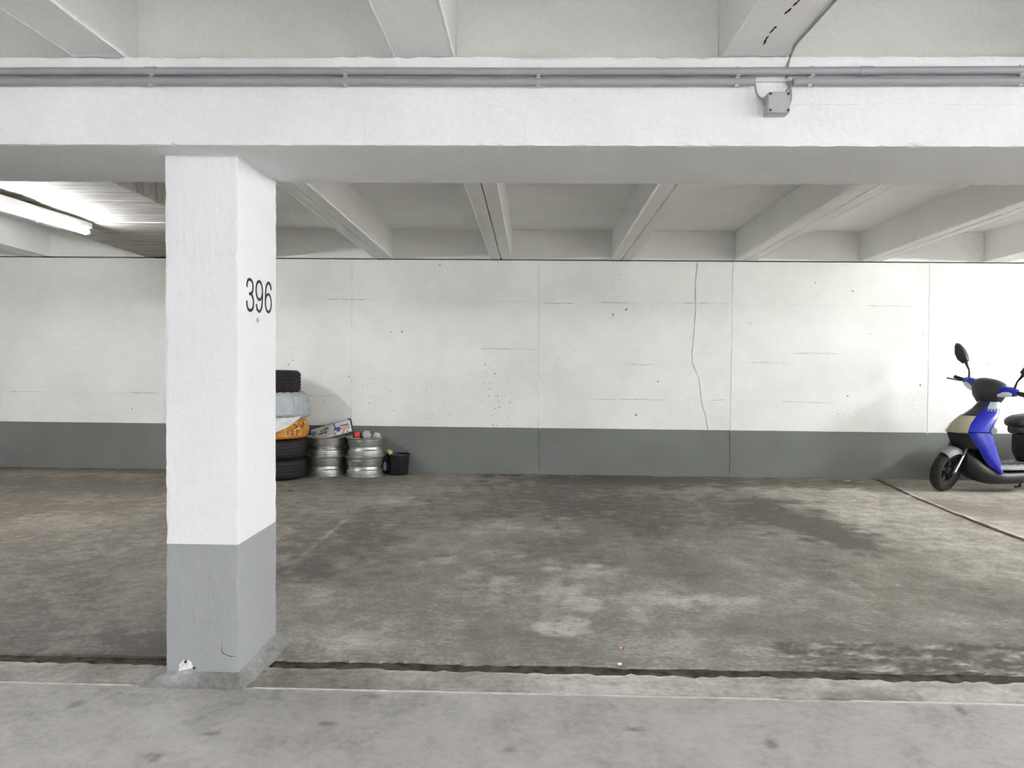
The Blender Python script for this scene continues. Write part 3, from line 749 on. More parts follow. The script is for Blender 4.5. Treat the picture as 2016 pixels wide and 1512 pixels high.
# ================================================================== CONDUITS, BOX, CABLES
def conduit(name, pts_px, yw, r, label, couplings=(), clamps=(), brk=None):
    P = [at_y(x, y, yw) for x, y in pts_px]
    root = empty(name, P[0]); tag(root, label, 'conduit pipe')
    bm = bmesh.new(); tube(bm, P, r, 16); under(from_bm('pipe', bm, M['pipe'], None, auto=40), root)
    def along(px):
        for (xa, ya), (xb, yb) in zip(pts_px, pts_px[1:]):
            if px <= xb: return at_y(px, ya + (yb - ya) * (px - xa) / (xb - xa), yw)
    for c_ in couplings:
        q = along(c_); bm = bmesh.new(); tube(bm, [q - Vector((0.022, 0, 0)), q + Vector((0.022, 0, 0))], r + 0.0014, 16)
        under(from_bm('coupling', bm, M['pipe'], None, auto=40), root)
    for c_ in clamps:
        q = along(c_); bm = bmesh.new(); w = 0.006
        prof = [(math.cos(a) * (r + 0.002), math.sin(a) * (r + 0.002)) for a in [math.radians(d) for d in range(38, 143, 15)]]
        prof = [(-c2, s2) for c2, s2 in prof]
        # C-shaped saddle open to the front: covers the wall side and grips top and bottom
        outer = [(math.cos(math.radians(d)) * (r + 0.0035), math.sin(math.radians(d)) * (r + 0.0035)) for d in range(-125, 126, 10)]
        inner = [(math.cos(math.radians(d)) * (r - 0.0005), math.sin(math.radians(d)) * (r - 0.0005)) for d in range(125, -126, -10)]
        loop = outer + inner
        A = [bm.verts.new((q.x - w, q.y + cy, q.z + cz)) for cy, cz in loop]; B = [bm.verts.new((q.x + w, q.y + cy, q.z + cz)) for cy, cz in loop]
        n_ = len(loop)
        for i in range(n_): bm.faces.new((A[i], A[(i + 1) % n_], B[(i + 1) % n_], B[i]))
        h = len(outer)
        for i in range(h - 1):
            bm.faces.new((A[i], A[i + 1], A[n_ - 2 - i], A[n_ - 1 - i])); bm.faces.new((B[i], B[i + 1], B[n_ - 2 - i], B[n_ - 1 - i]))
        box(bm, q.x - w, q.x + w, q.y + r * 0.4, BEAM_Y0 + 0.002, q.z - 0.006, q.z + 0.006)
        under(from_bm('clamp', bm, M['clip']), root)
    return root
CY = BEAM_Y0 - 0.020
conduit('conduit', [(-420, 143), (0, 141), (300, 140.5), (680, 140.5), (1060, 141.5), (1453, 141), (1706, 139.5), (2016, 138.5), (2500, 137)], CY, 0.0135,
        'upper and longer of the two grey conduit pipes on the white beam', (297, 1706), (300, 680, 1060, 1453, 1600, 2010))
conduit('conduit', [(-420, 162), (0, 160.5), (300, 160), (680, 160.5), (1060, 161.5), (1453, 161), (1486, 161)], CY, 0.0128,
        'lower grey conduit pipe on the beam, ending left of the junction box', (300,), (297, 680, 1060, 1450))
conduit('conduit', [(1561, 161), (1600, 160.5), (2016, 159.5), (2500, 159)], CY, 0.0128,
        'lower grey conduit pipe on the beam, starting right of the junction box', (), (1594, 2008))
# thin back channel seen in the break
bm = bmesh.new(); a_, b_ = at_y(1487, 157.5, BEAM_Y0 - 0.006), at_y(1556, 159.5, BEAM_Y0 - 0.006)
box(bm, a_.x, b_.x, BEAM_Y0 - 0.010, BEAM_Y0 + 0.001, (a_.z + b_.z) / 2 - 0.005, (a_.z + b_.z) / 2 + 0.004, 0.001)
tag(from_bm('cable_channel', bm, M['clip']), 'short thin cable channel bridging the gap above the junction box', 'cable channel')
ja, jb = at_y(1513, 180.5, BEAM_Y0 - 0.054), at_y(1555.5, 221, BEAM_Y0 - 0.054)
jc = Vector(((ja.x + jb.x) / 2, BEAM_Y0, (ja.z + jb.z) / 2)); jw, jh = (jb.x - ja.x) / 2, (ja.z - jb.z) / 2
jbx = empty('junction_box', jc); tag(jbx, 'square grey junction box with four screws under the conduit pipes', 'junction box')
bm = bmesh.new(); box(bm, -jw, jw, -0.036, 0.001, -jh, jh, 0.003); from_bm('body', bm, M['box_grey'], jbx)
bm = bmesh.new(); box(bm, -jw - 0.0005, jw + 0.0005, -0.054, -0.037, -jh - 0.0005, jh + 0.0005, 0.004); cover = from_bm('cover', bm, M['box_grey'], jbx)
for sx in (-1, 1):
    for sz in (-1, 1):
        bm = bmesh.new(); lathe(bm, [(0, -0.001), (0.0042, -0.001), (0.0042, 0.004), (0, 0.004)], 12, mtx=Matrix.Translation((sx * (jw - 0.007), -0.0535, sz * (jh - 0.007))) @ Matrix.Rotation(math.pi / 2, 4, 'X'))
        from_bm('screw', bm, M['box_dark'], cover)
for sx, zz in ((-1, 0.013), (1, -0.004)):
    bm = bmesh.new(); tube(bm, [(sx * (jw - 0.002), -0.020, zz), (sx * (jw + 0.007), -0.020, zz)], 0.011, 12); from_bm('gland', bm, M['box_grey'], jbx, auto=40)
bm = bmesh.new(); tube(bm, [(0.026, -0.022, jh - 0.002), (0.026, -0.022, jh + 0.006)], 0.009, 12); from_bm('gland', bm, M['box_grey'], jbx, auto=40)
bm = bmesh.new()
tube(bm, [p.to_3d() for p in crv([(*at_y(1485, 160, CY),), (*at_y(1487, 171, CY),), (*at_y(1490, 184, CY),), (*at_y(1496, 193, CY),), (*at_y(1505, 196, CY),), (jc.x - jw, jc.y - 0.02, jc.z + 0.013)], 8)], 0.0038, 10)
tag(from_bm('cable', bm, M['cable'], None, True), 'short grey cable curving into the left side of the junction box', 'cable')
bm = bmesh.new()
cc = [(*at_z(1680, -40, RIB_NEAR - 0.004),), (*at_z(1645, 0, RIB_NEAR - 0.004),), (*at_z(1600, 50, RIB_NEAR - 0.004),), (*at_z(1568, 86, RIB_NEAR - 0.004),), (*at_y(1557, 108, BEAM_Y0 - 0.005),), (*at_y(1551, 130, BEAM_Y0 - 0.004),), (*at_y(1549, 150, BEAM_Y0 - 0.004),),
      (*at_y(1550, 163, BEAM_Y0 - 0.008),), (*at_y(1553, 172, BEAM_Y0 - 0.016),), (jc.x + 0.026, jc.y - 0.022, jc.z + jh)]
tube(bm, [p.to_3d() for p in crv(cc, 6)], 0.0042, 10)
tag(from_bm('cable', bm, M['cable'], None, True), 'grey cable running down the near ceiling rib into the box top', 'cable')
# stub of cable at the pipe mouth
bm = bmesh.new(); tube(bm, [p.to_3d() for p in crv([(*at_y(1566, 158, CY - 0.002),), (*at_y(1559, 163, CY),), (*at_y(1556, 172, CY),), (*at_y(1557, 186, CY),), (*at_y(1556, 198, CY),), (jc.x + jw + 0.004, jc.y - 0.02, jc.z - 0.004)], 8)], 0.0042, 10)
tag(from_bm('cable', bm, M['cable'], None, True), 'grey cable dropping from the right pipe mouth behind the box', 'cable')

# ================================================================== TUBE LAMPS
def lamp(loc, length, along, mat, label, drop=0.0):
    root = empty('tube_lamp', loc); root.rotation_euler = (0, 0, 0 if along == 'Y' else math.pi / 2); tag(root, label, 'lamp')
    h = length / 2
    bm = bmesh.new(); box(bm, -0.045, 0.045, -h, h, -0.050, 0.0, 0.006); from_bm('housing', bm, M['lamp_body'], root)
    bm = bmesh.new(); tube(bm, [(0, -h + 0.03, -0.082), (0, h - 0.03, -0.082)], 0.019, 16); from_bm('tube', bm, mat, root, auto=40)
    for s in (-1, 1):
        bm = bmesh.new(); tube(bm, [(0, s * (h - 0.032), -0.082), (0, s * (h + 0.010), -0.082)], 0.023, 16); from_bm('end_cap', bm, M['lamp_body'], root, auto=40)
        bm = bmesh.new(); box(bm, -0.014, 0.014, s * h - 0.008, s * h + 0.008, -0.085, -0.045, 0.002); from_bm('holder', bm, M['lamp_body'], root)
    for s in (-1, 1):
        if drop:
            bm = bmesh.new(); tube(bm, [(0, s * h * 0.6, -0.002), (0, s * h * 0.6, drop)], 0.008, 8); from_bm('hanger', bm, M['lamp_body'], root, auto=40)
    return root
le = at_z(172, 464, 2.235)
for x, y, d, p, t, lb in BAY_LAMPS:
    x, y = (le.x if x is None else x), le.y - 0.76
    lamp((x, y, rib_z(y) - 0.016), 1.52, d, glow('lit_tube', t, p), lb, 0.014)
for x, y, d, p, t, lb in ADDED_AISLE_LAMPS:
    lamp((x, y, RIB_NEAR - 0.006), 1.52, d, glow('lit_tube', t, p), lb)

# ================================================================== TYRES AND BAGS
def tyre(loc, R, W, label, dusty=False, rot=0.0, tilt=0.0):
    root = empty('car_tyre', loc); root.rotation_euler = (tilt, 0, rot); tag(root, label, 'tyre', 'stacked car tyres behind the column')
    ri = R * 0.64
    # tread block band with grooves
    prof = [(R * 0.965, 0.022)]
    gro = [0.28, 0.42, 0.58, 0.72]
    z = [0.022, 0.040]
    prof += [(R * 0.993, 0.034)]
    for g in gro:
        zz = W * g; prof += [(R, zz - 0.006), (R - 0.006, zz - 0.004), (R - 0.006, zz + 0.004), (R, zz + 0.006)]
    prof += [(R * 0.993, W - 0.034), (R * 0.965, W - 0.022), (R * 0.90, W - 0.03), (R * 0.90, 0.03)]
    bm = bmesh.new(); lathe(bm, prof, 72, True); from_bm('tread', bm, M['rubber_worn' if dusty else 'rubber'], root, auto=35)
    for zz, s in ((0, 1), (W, -1)):
        bm = bmesh.new()
        lathe(bm, [(R * 0.966, zz + s * 0.0215), (R * 0.92, zz + s * 0.009), (R * 0.86, zz + s * 0.001), (R * 0.80, zz), (R * 0.74, zz + s * 0.004), (R * 0.68, zz + s * 0.012), (ri, zz + s * 0.014), (ri, zz + s * 0.026), (R * 0.70, zz + s * 0.022), (R * 0.88, zz + s * 0.031), (R * 0.93, zz + s * 0.028)], 72, True)
        from_bm('sidewall', bm, M['rubber'], root, auto=35)
    return root
TX, TY, TR = -2.62, 7.76, 0.300
tyre((TX, TY, 0.0), TR, 0.205, 'lowest black car tyre of the stack behind the column')
tyre((TX + 0.006, TY - 0.004, 0.206), TR, 0.200, 'black car tyre directly under the orange plastic bag', rot=0.4)
tyre((TX + 0.0, TY - 0.0, 0.640), 0.285, 0.200, 'car tyre wrapped in the milky clear plastic bag', rot=0.2)
tyre((TX - 0.055, TY - 0.0, 0.868), 0.297, 0.225, 'topmost dark brownish tyre of the stack behind the column', True, rot=0.7)

def sheet(name, fn, nu, nv, mat, label, cat, thick=0.0025, close_u=False):
    bm = bmesh.new(); G = [[bm.verts.new(fn(i / nu, j / nv)) for i in range(nu + (0 if close_u else 1))] for j in range(nv + 1)]
    m = len(G[0])
    for j in range(nv):
        for i in range(m if close_u else m - 1): bm.faces.new((G[j][i], G[j][(i + 1) % m], G[j + 1][(i + 1) % m], G[j + 1][i]))
    bmesh.ops.recalc_face_normals(bm, faces=bm.faces)
    bmesh.ops.solidify(bm, geom=bm.faces[:], thickness=thick)
    ob = from_bm(name, bm, mat, None, True)
    return tag(ob, label, cat)
# milky bag pulled over the fourth tyre, gathered at the top
def fn_film(u, v):
    a = u * 2 * math.pi
    zz = 0.640 + (-0.022 + 0.262 * v)
    prof = [(0, 0.305), (0.12, 0.330), (0.35, 0.330), (0.6, 0.322), (0.85, 0.310), (1.0, 0.235)]
    for (p, r0), (q, r1) in zip(prof, prof[1:]):
        if v <= q: r = r0 + (r1 - r0) * (v - p) / (q - p); break
    fold = noise.noise(Vector((math.cos(a) * 5, math.sin(a) * 5, v * 1.2)))
    fine = noise.noise(Vector((math.cos(a) * 16 + v * 3, math.sin(a) * 16, v * 2.5)))
    r += 0.036 * abs(fold) * (1 - 0.6 * v) + 0.016 * fine
    return (TX + 0.0 + r * math.cos(a), min(Y_WALL - 0.012, TY + r * math.sin(a)), zz + 0.010 * fine)
sheet('plastic_bag', fn_film, 120, 22, M['film'], 'milky translucent plastic bag wrapped round the fourth tyre', 'plastic bag', 0.002, True)
# orange bag over the third tyre
def fn_orange(u, v):
    a = u * 2 * math.pi - math.pi
    n1 = noise.noise(Vector((math.cos(a) * 2.6, math.sin(a) * 2.6, v * 3 + 7))); n2 = noise.noise(Vector((math.cos(a) * 8, math.sin(a) * 8, v * 7)))
    prof = [(0, 0.05), (0.06, 0.285), (0.16, 0.308), (0.5, 0.318), (0.8, 0.306), (0.93, 0.27), (1.0, 0.06)]
    for (p, r0), (q, r1) in zip(prof, prof[1:]):
        if v <= q: r = r0 + (r1 - r0) * (v - p) / (q - p); break
    r += (0.018 * n1 + 0.012 * n2) * math.sin(math.pi * v) ** 0.5
    k = max(0.0, min(1.0, (v - 0.06) / 0.9))
    zz = 0.410 + k * 0.205 + 0.010 * n2 * math.sin(math.pi * v)
    return (TX + r * math.cos(a), TY + r * math.sin(a), zz)
ob_or = sheet('plastic_bag', fn_orange, 140, 26, M['orange'], 'crumpled bulging orange plastic bag with black print between the tyres', 'plastic bag', 0.0025, True)
for k, (u, v, du) in enumerate([(0.40, 0.66, 0.010), (0.42, 0.70, 0.008), (0.44, 0.64, 0.010), (0.46, 0.70, 0.007), (0.36, 0.40, 0.009), (0.385, 0.38, 0.007), (0.41, 0.36, 0.010)]):
    bm = bmesh.new(); P = []
    for i in range(6):
        q = Vector(fn_orange(u + du * math.sin(i * (0.9 + 0.55 * k) + k), v - 0.12 + 0.04 * i)); q += (q - Vector((TX, TY, q.z))).normalized() * 0.004; P.append(q)
    tube(bm, P, 0.0035, 6); from_bm('bag_print', bm, M['ink'], ob_or)
# white bag lapping over its front
def fn_white(u, v):
    a = -0.78 * math.pi + u * 0.62 * math.pi
    n1 = noise.noise(Vector((a * 3.5, v * 3, 27))); n2 = noise.noise(Vector((a * 11, v * 6, 22)))
    top = 0.632 + 0.006 * n2
    drop = 0.205 * (1 - max(0.0, (u - 0.35) / 0.65)) ** 0.85 + 0.012
    r = 0.352 + 0.012 * n1 + 0.006 * n2 - 0.008 * v
    return (TX + r * math.cos(a), TY + r * math.sin(a), top - v * drop + 0.03 * max(0, u - 0.8) * 5 * 0.4)
sheet('plastic_bag', fn_white, 60, 16, M['white_plastic'], 'white plastic bag hanging over the orange bag beside the column', 'plastic bag', 0.002)

# ================================================================== WHEEL RIMS
RIM_PROF = [(0.204, 0.000), (0.2055, 0.006), (0.2045, 0.010), (0.196, 0.012), (0.1885, 0.016), (0.1885, 0.026), (0.1835, 0.029), (0.1835, 0.035), (0.1875, 0.037), (0.1870, 0.048), (0.182, 0.052), (0.181, 0.064), (0.175, 0.070), (0.170, 0.084), (0.169, 0.104),
            (0.178, 0.110), (0.180, 0.116), (0.183, 0.150), (0.186, 0.168), (0.1845, 0.171), (0.1885, 0.174), (0.1890, 0.184), (0.196, 0.189), (0.2045, 0.191), (0.2055, 0.197), (0.202, 0.202), (0.190, 0.196), (0.178, 0.186), (0.172, 0.150), (0.159, 0.098), (0.159, 0.080), (0.172, 0.040), (0.180, 0.014), (0.196, 0.001)]
def wheel_rim(loc, face_z, label, rot, tilt=(0, 0)):
    root = empty('wheel_rim', loc); root.rotation_euler = (tilt[0], tilt[1], rot); tag(root, label, 'wheel rim', 'alloy wheel rims stacked by the back wall')
    bm = bmesh.new(); lathe(bm, RIM_PROF, 64, True); from_bm('barrel', bm, M['alloy'], root, auto=28)
    bm = bmesh.new(); lathe(bm, [(0.0, face_z - 0.012), (0.055, face_z - 0.012), (0.06, face_z), (0.055, face_z + 0.012), (0.03, face_z + 0.014), (0.028, face_z + 0.006), (0.0, face_z + 0.006)], 32); from_bm('hub', bm, M['alloy_dark'], root, auto=35)
    bm = bmesh.new(); lathe(bm, [(0.14, face_z - 0.004), (0.17, face_z - 0.006), (0.17, face_z + 0.008), (0.14, face_z + 0.004)], 48, True); from_bm('face_ring', bm, M['alloy_dark'], root, auto=35)
    for k in range(5):
        bm = bmesh.new(); box(bm, 0.045, 0.150, -0.026, 0.026, face_z - 0.009, face_z + 0.006, 0.004, Matrix.Rotation(k * 2 * math.pi / 5, 4, 'Z')); from_bm('spoke', bm, M['alloy_dark'], root)
    return root
LX, LY, QX, QY = -2.175, 8.003, -1.758, 8.003
wheel_rim((LX, LY, 0), 0.05, 'bottom alloy wheel rim of the left stack beside the tyres', 0.2)
wheel_rim((LX + 0.004, LY, 0.2035), 0.09, 'top alloy wheel rim of the left stack, holding the printed box', 0.5)
wheel_rim((QX - 0.004, QY, 0), 0.05, 'bottom alloy wheel rim of the right stack beside the bucket', 1.1)
wheel_rim((QX + 0.006, QY, 0.2035), 0.15, 'top alloy wheel rim of the right stack, filled with oddments', 0.9)

# printed carton lying askew on the left rims
BL, BH, BT = 0.430, 0.132, 0.046
carton = empty('cardboard_box', at_y(654, 848, 7.955)); tag(carton, 'flat printed white cardboard box lying askew on the left rim stack', 'box')
carton.rotation_euler = (math.radians(-14), math.radians(-16.0), math.radians(-3))
bm = bmesh.new(); box(bm, -BL / 2, BL / 2, -BT / 2, BT / 2, -BH / 2, BH / 2, 0.002); from_bm('carton', bm, M['card_grey'], carton)
fy = -BT / 2
def flat(name, pts2, mat, th=0.0008, par=carton, base=None):
    yb = fy if base is None else base
    bm = bmesh.new(); a = [bm.verts.new((x, yb + 0.0004, z)) for x, z in pts2]; b = [bm.verts.new((x, yb - th, z)) for x, z in pts2]
    bm.faces.new(a); bm.faces.new(b)
    for i in range(len(a)): bm.faces.new((a[i], a[(i + 1) % len(a)], b[(i + 1) % len(b)], b[i]))
    return from_bm(name, bm, mat, par)
flat('white_border', [(0.06, -0.064), (0.213, -0.064), (0.213, 0.064), (0.200, 0.064), (0.200, -0.030), (0.10, -0.045)], M['card_white'])
flat('white_border', [(-0.19, -0.064), (0.06, -0.064), (0.10, -0.045), (-0.02, -0.050)], M['card_white'])
flat('print_frame', [(0.095, 0.018), (0.195, 0.012), (0.195, 0.022), (0.10, 0.028)], M['card_edge'])
flat('print_scene', [(0.11, -0.030), (0.2, -0.028), (0.2, 0.012), (0.12, 0.014)], M['print_pink'])
flat('print_figure', [(0.028, 0.050), (0.040, 0.062), (0.048, 0.060), (0.046, 0.032), (0.066, 0.014), (0.084, 0.020), (0.100, 0.004), (0.110, -0.014), (0.088, -0.022), (0.082, -0.038), (0.064, -0.030), (0.048, -0.012), (0.026, -0.010), (0.018, 0.000), (0.034, 0.008), (0.040, 0.022)], M['print_blue'], 0.0016)
flat('print_shape', [(0.012, -0.036), (0.030, -0.030), (0.050, -0.044), (0.040, -0.062), (0.018, -0.058)], M['print_orange'], 0.0016)
flat('print_shape', [(0.085, -0.058), (0.122, -0.040), (0.140, -0.020), (0.150, -0.026), (0.128, -0.060)], M['print_orange'], 0.0016)
flat('print_badge', [(0.155, -0.058), (0.180, -0.056), (0.180, -0.046), (0.155, -0.048)], M['card_edge'], 0.0016)
flat('print_text_block', [(-0.115, 0.012), (-0.030, 0.018), (-0.030, 0.045), (-0.085, 0.040), (-0.085, 0.026), (-0.115, 0.022)], M['card_edge'])
for r_i in range(2):
    for k in range(7):
        x_ = -0.150 + k * 0.0155; w_ = 0.008 + 0.004 * ((k * 7 + r_i * 3) % 3)
        flat('print_letter', [(x_, -0.012 - r_i * 0.0), (x_ + w_, -0.011), (x_ + w_, 0.004), (x_, 0.003)] if r_i == 0 else [(x_ + 0.03, 0.020), (x_ + 0.03 + w_, 0.021), (x_ + 0.03 + w_, 0.036), (x_ + 0.03, 0.035)], M['card_edge' if r_i == 0 else 'print_pink'], 0.0014)
bm = bmesh.new()
sp = [(-0.184 + (0.003 + 0.0225 * t) * math.cos(0.6 + t * 10.2), fy - 0.0008, 0.014 + (0.003 + 0.0225 * t) * math.sin(0.6 + t * 10.2)) for t in [i / 44 for i in range(45)]]
tube(bm, sp, 0.0036, 6); from_bm('print_swirl', bm, M['box_dark'], carton)
bm = bmesh.new(); box(bm, -BL / 2, BL / 2, -BT / 2 - 0.002, BT / 2, BH / 2 - 0.001, BH / 2 + 0.003); from_bm('lid_edge', bm, M['card_edge'], carton)
bm = bmesh.new(); box(bm, BL / 2 - 0.016, BL / 2 + 0.004, -BT / 2 - 0.004, BT / 2, BH / 2 - 0.012, BH / 2 + 0.010, 0.003); from_bm('lid_tab', bm, M['box_dark'], carton)
bm = bmesh.new(); box(bm, BL / 2 - 0.001, BL / 2 + 0.0025, -BT / 2, BT / 2, -BH / 2, BH / 2); from_bm('end_flap', bm, M['card_edge'], carton)

# oddments in the right rim
TOPZ = 0.2035 + 0.166
jar = empty('jar', (QX - 0.066, QY - 0.085, TOPZ + 0.002)); jar.rotation_euler = (math.radians(62), 0, math.radians(12)); tag(jar, 'small jar with a bright red lid lying in the right rim', 'jar')
bm = bmesh.new(); lathe(bm, [(0, -0.052), (0.026, -0.052), (0.028, -0.046), (0.028, -0.005), (0.024, 0.004), (0, 0.004)], 20); from_bm('jar_body', bm, M['clear'], jar, auto=40)
bm = bmesh.new(); lathe(bm, [(0, 0.026), (0.026, 0.026), (0.029, 0.022), (0.029, 0.002), (0, 0.002)], 20); from_bm('red_lid', bm, M['red'], jar, auto=40)
jar.location.z = TOPZ + 0.055
def fn_clear(u, v):
    a = u * 2 * math.pi; n1 = noise.noise(Vector((math.cos(a) * 2.2, math.sin(a) * 2.2, v * 2))); n2 = noise.noise(Vector((math.cos(a) * 7, math.sin(a) * 7, v * 6)))
    r = 0.050 * math.sin(math.pi * (0.12 + 0.86 * v)) ** 0.6 + 0.014 * n1 + 0.006 * n2
    return (QX + 0.022 + r * math.cos(a), QY - 0.015 + r * 0.8 * math.sin(a), TOPZ + 0.002 + 0.095 * v + 0.006 * n2)
sheet('plastic_bag', fn_clear, 40, 14, M['film'], 'small crumpled clear plastic bag in the right rim', 'plastic bag', 0.0015, True)
tray = empty('clear_container', (QX + 0.118, QY + 0.0, TOPZ + 0.022)); tray.rotation_euler = (math.radians(8), math.radians(12), 0); tag(tray, 'clear domed plastic container at the right edge of the rim', 'container')
bm = bmesh.new(); lathe(bm, [(0.045, 0.0), (0.045, 0.02), (0.041, 0.040), (0.030, 0.054), (0.0, 0.062), (0.0, 0.060), (0.028, 0.052), (0.039, 0.039), (0.043, 0.02), (0.043, 0.0)], 32); from_bm('dome', bm, M['clear'], tray, auto=50)
bm = bmesh.new(); lathe(bm, [(0, -0.012), (0.044, -0.012), (0.047, 0.0), (0.044, 0.006), (0, 0.006)], 32); from_bm('base', bm, M['box_dark'], tray, auto=40)
for k, (dx, dy, s) in enumerate([(0.035, -0.095, 0.018), (0.068, -0.085, 0.016), (0.10, -0.078, 0.014)]):
    bm = bmesh.new(); bmesh.ops.create_icosphere(bm, subdivisions=2, radius=s)
    for v in bm.verts: v.co *= 1 + 0.35 * noise.noise(v.co * 60 + Vector((k * 3, 0, 0))); v.co.z *= 0.8
    bmesh.ops.translate(bm, vec=(QX + dx, QY + dy, TOPZ + s * 0.75), verts=bm.verts)
    tag(from_bm('dark_lump', bm, M['rubber'], None, True), ['black lump beside the crumpled clear bag in the rim', 'middle black lump under the clear container front', 'rightmost black lump by the rim edge'][k], 'rubbish')
bm = bmesh.new(); box(bm, -0.05, 0.05, -0.0015, 0.0015, -0.04, 0.04, 0, Matrix.Translation((QX - 0.085, QY + 0.035, TOPZ + 0.040)) @ Matrix.Rotation(math.radians(24), 4, 'X') @ Matrix.Rotation(math.radians(14), 4, 'Y'))
tag(from_bm('card_piece', bm, M['brown_card']), 'reddish brown piece of card standing in the right rim', 'card')

# bucket, sponge, bottle
bk = empty('bucket', (-1.418, 8.080, 0)); tag(bk, 'small black plastic bucket on the floor right of the rims', 'bucket')
bm = bmesh.new(); lathe(bm, [(0, 0.004), (0.098, 0.0), (0.100, 0.004), (0.1165, 0.208), (0.1135, 0.208), (0.097, 0.008), (0, 0.008)], 48); from_bm('pail', bm, M['bucket'], bk, auto=35)
bm = bmesh.new(); lathe(bm, [(0.115, 0.205), (0.1205, 0.206), (0.1225, 0.214), (0.120, 0.221), (0.115, 0.220)], 48, True); from_bm('rim', bm, M['bucket'], bk, auto=60)
bm = bmesh.new(); tube(bm, [(0.121 * math.cos(a), 0.121 * math.sin(a), 0.200 - 0.03 * abs(math.sin(a * 0.5 + 0.2))) for a in [math.pi * (0.05 + 0.9 * i / 24) for i in range(25)]], 0.003, 6); from_bm('handle', bm, M['bucket'], bk, auto=60)
bm = bmesh.new(); box(bm, -0.03, 0.034, -0.022, 0.022, -0.013, 0.013, 0.005)
bmesh.ops.subdivide_edges(bm, edges=bm.edges[:], cuts=2, use_grid_fill=True)
for v in bm.verts: v.co += Vector((0.004 * noise.noise(v.co * 50), 0.004 * noise.noise(v.co * 50 + Vector((9, 0, 0))), 0.004 * noise.noise(v.co * 50 + Vector((0, 9, 0)))))
so = from_bm('sponge', bm, M['yellow'], None, True); so.location = (-1.418 - 0.085, 8.080 - 0.075, 0.246); so.rotation_euler = (0.3, 0.5, -0.6)
tag(so, 'yellow green sponge on the left rim of the bucket', 'sponge')
btl = empty('small_bottle', (-1.583, 8.178, 0)); tag(btl, 'small pale bottle standing between right rims and bucket', 'bottle')
bm = bmesh.new(); lathe(bm, [(0, 0), (0.024, 0), (0.026, 0.006), (0.026, 0.03), (0, 0.03)], 20); from_bm('base', bm, M['box_dark'], btl, auto=40)
bm = bmesh.new(); lathe(bm, [(0, 0.03), (0.026, 0.03), (0.026, 0.085), (0.020, 0.105), (0.012, 0.115), (0, 0.115)], 20); from_bm('bottle_body', bm, M['bottle_white'], btl, auto=40)
bm = bmesh.new(); lathe(bm, [(0, 0.115), (0.013, 0.115), (0.012, 0.140), (0, 0.142)], 16); from_bm('cap', bm, M['bottle_blue'], btl, auto=40)

# ================================================================== LITTER
def crumb(name, p, size, mat, label, cat, squash=0.6, seed=0, col2=None):
    bm = bmesh.new(); bmesh.ops.create_icosphere(bm, subdivisions=2, radius=size)
    for v in bm.verts:
        v.co *= 1 + 0.35 * noise.noise(v.co / size * 1.2 + Vector((seed, 0, 0))); v.co.z *= squash
    lo_ = min(v.co.z for v in bm.verts)
    bmesh.ops.translate(bm, vec=(p.x, p.y, p.z - lo_ - 0.001), verts=bm.verts)
    return tag(from_bm(name, bm, mat, None, True), label, cat)
p = at_z(1219, 1313, -0.011); crumb('pebble', Vector((p.x, p.y, -0.011)), 0.011, M['pebble'], 'small white pebble lying in the long floor groove', 'pebble', 0.9, 1)
p = at_z(1226, 1277); scr = crumb('litter_scrap', Vector((p.x, p.y, 0.0)), 0.007, M['red'], 'tiny red and white scrap just behind the floor groove', 'litter', 0.5, 2)
bm = bmesh.new(); bmesh.ops.create_icosphere(bm, subdivisions=2, radius=0.006)
for v in bm.verts: v.co.z *= 0.6
bmesh.ops.translate(bm, vec=(p.x - 0.008, p.y - 0.002, 0.0035), verts=bm.verts); from_bm('white_half', bm, M['paper'], scr, True)
def scrap(name, px, py, w, d, mat, label, cat, rot, seed):
    p = at_z(px, py); bm = bmesh.new(); bmesh.ops.create_grid(bm, x_segments=5, y_segments=4, size=0.5)
    for v in bm.verts: v.co = Vector((v.co.x * w * (1 - 0.5 * abs(v.co.y)), v.co.y * d, 0.006 * (1 + noise.noise(v.co * 3 + Vector((seed, 0, 0))))))
    bmesh.ops.solidify(bm, geom=bm.faces[:], thickness=0.0012)
    bmesh.ops.transform(bm, matrix=Matrix.Translation((p.x, p.y, -0.002)) @ Matrix.Rotation(rot, 4, 'Z'), verts=bm.verts)
    return tag(from_bm(name, bm, mat), label, cat)
scrap('dry_leaf', 572, 966, 0.05, 0.045, M['leaf'], 'brown dry leaf on the floor in front of the tyre stack', 'leaf', 0.4, 3)
scrap('paper_scrap', 1668, 947, 0.06, 0.03, M['paper'], 'pale paper scrap on the floor at the wall foot', 'litter', -0.5, 5)
scrap('paper_scrap', 1789, 977, 0.04, 0.05, M['paper'], 'white paper scrap beside the slanting floor joint', 'litter', 0.2, 8)

# ================================================================== SCOOTER
WP = at_z(1862, 967.5)
HEAD = math.radians(8)
sc = empty('motor_scooter', (WP.x, WP.y, 0)); tag(sc, 'blue and black motor scooter parked by the wall at the right', 'scooter')
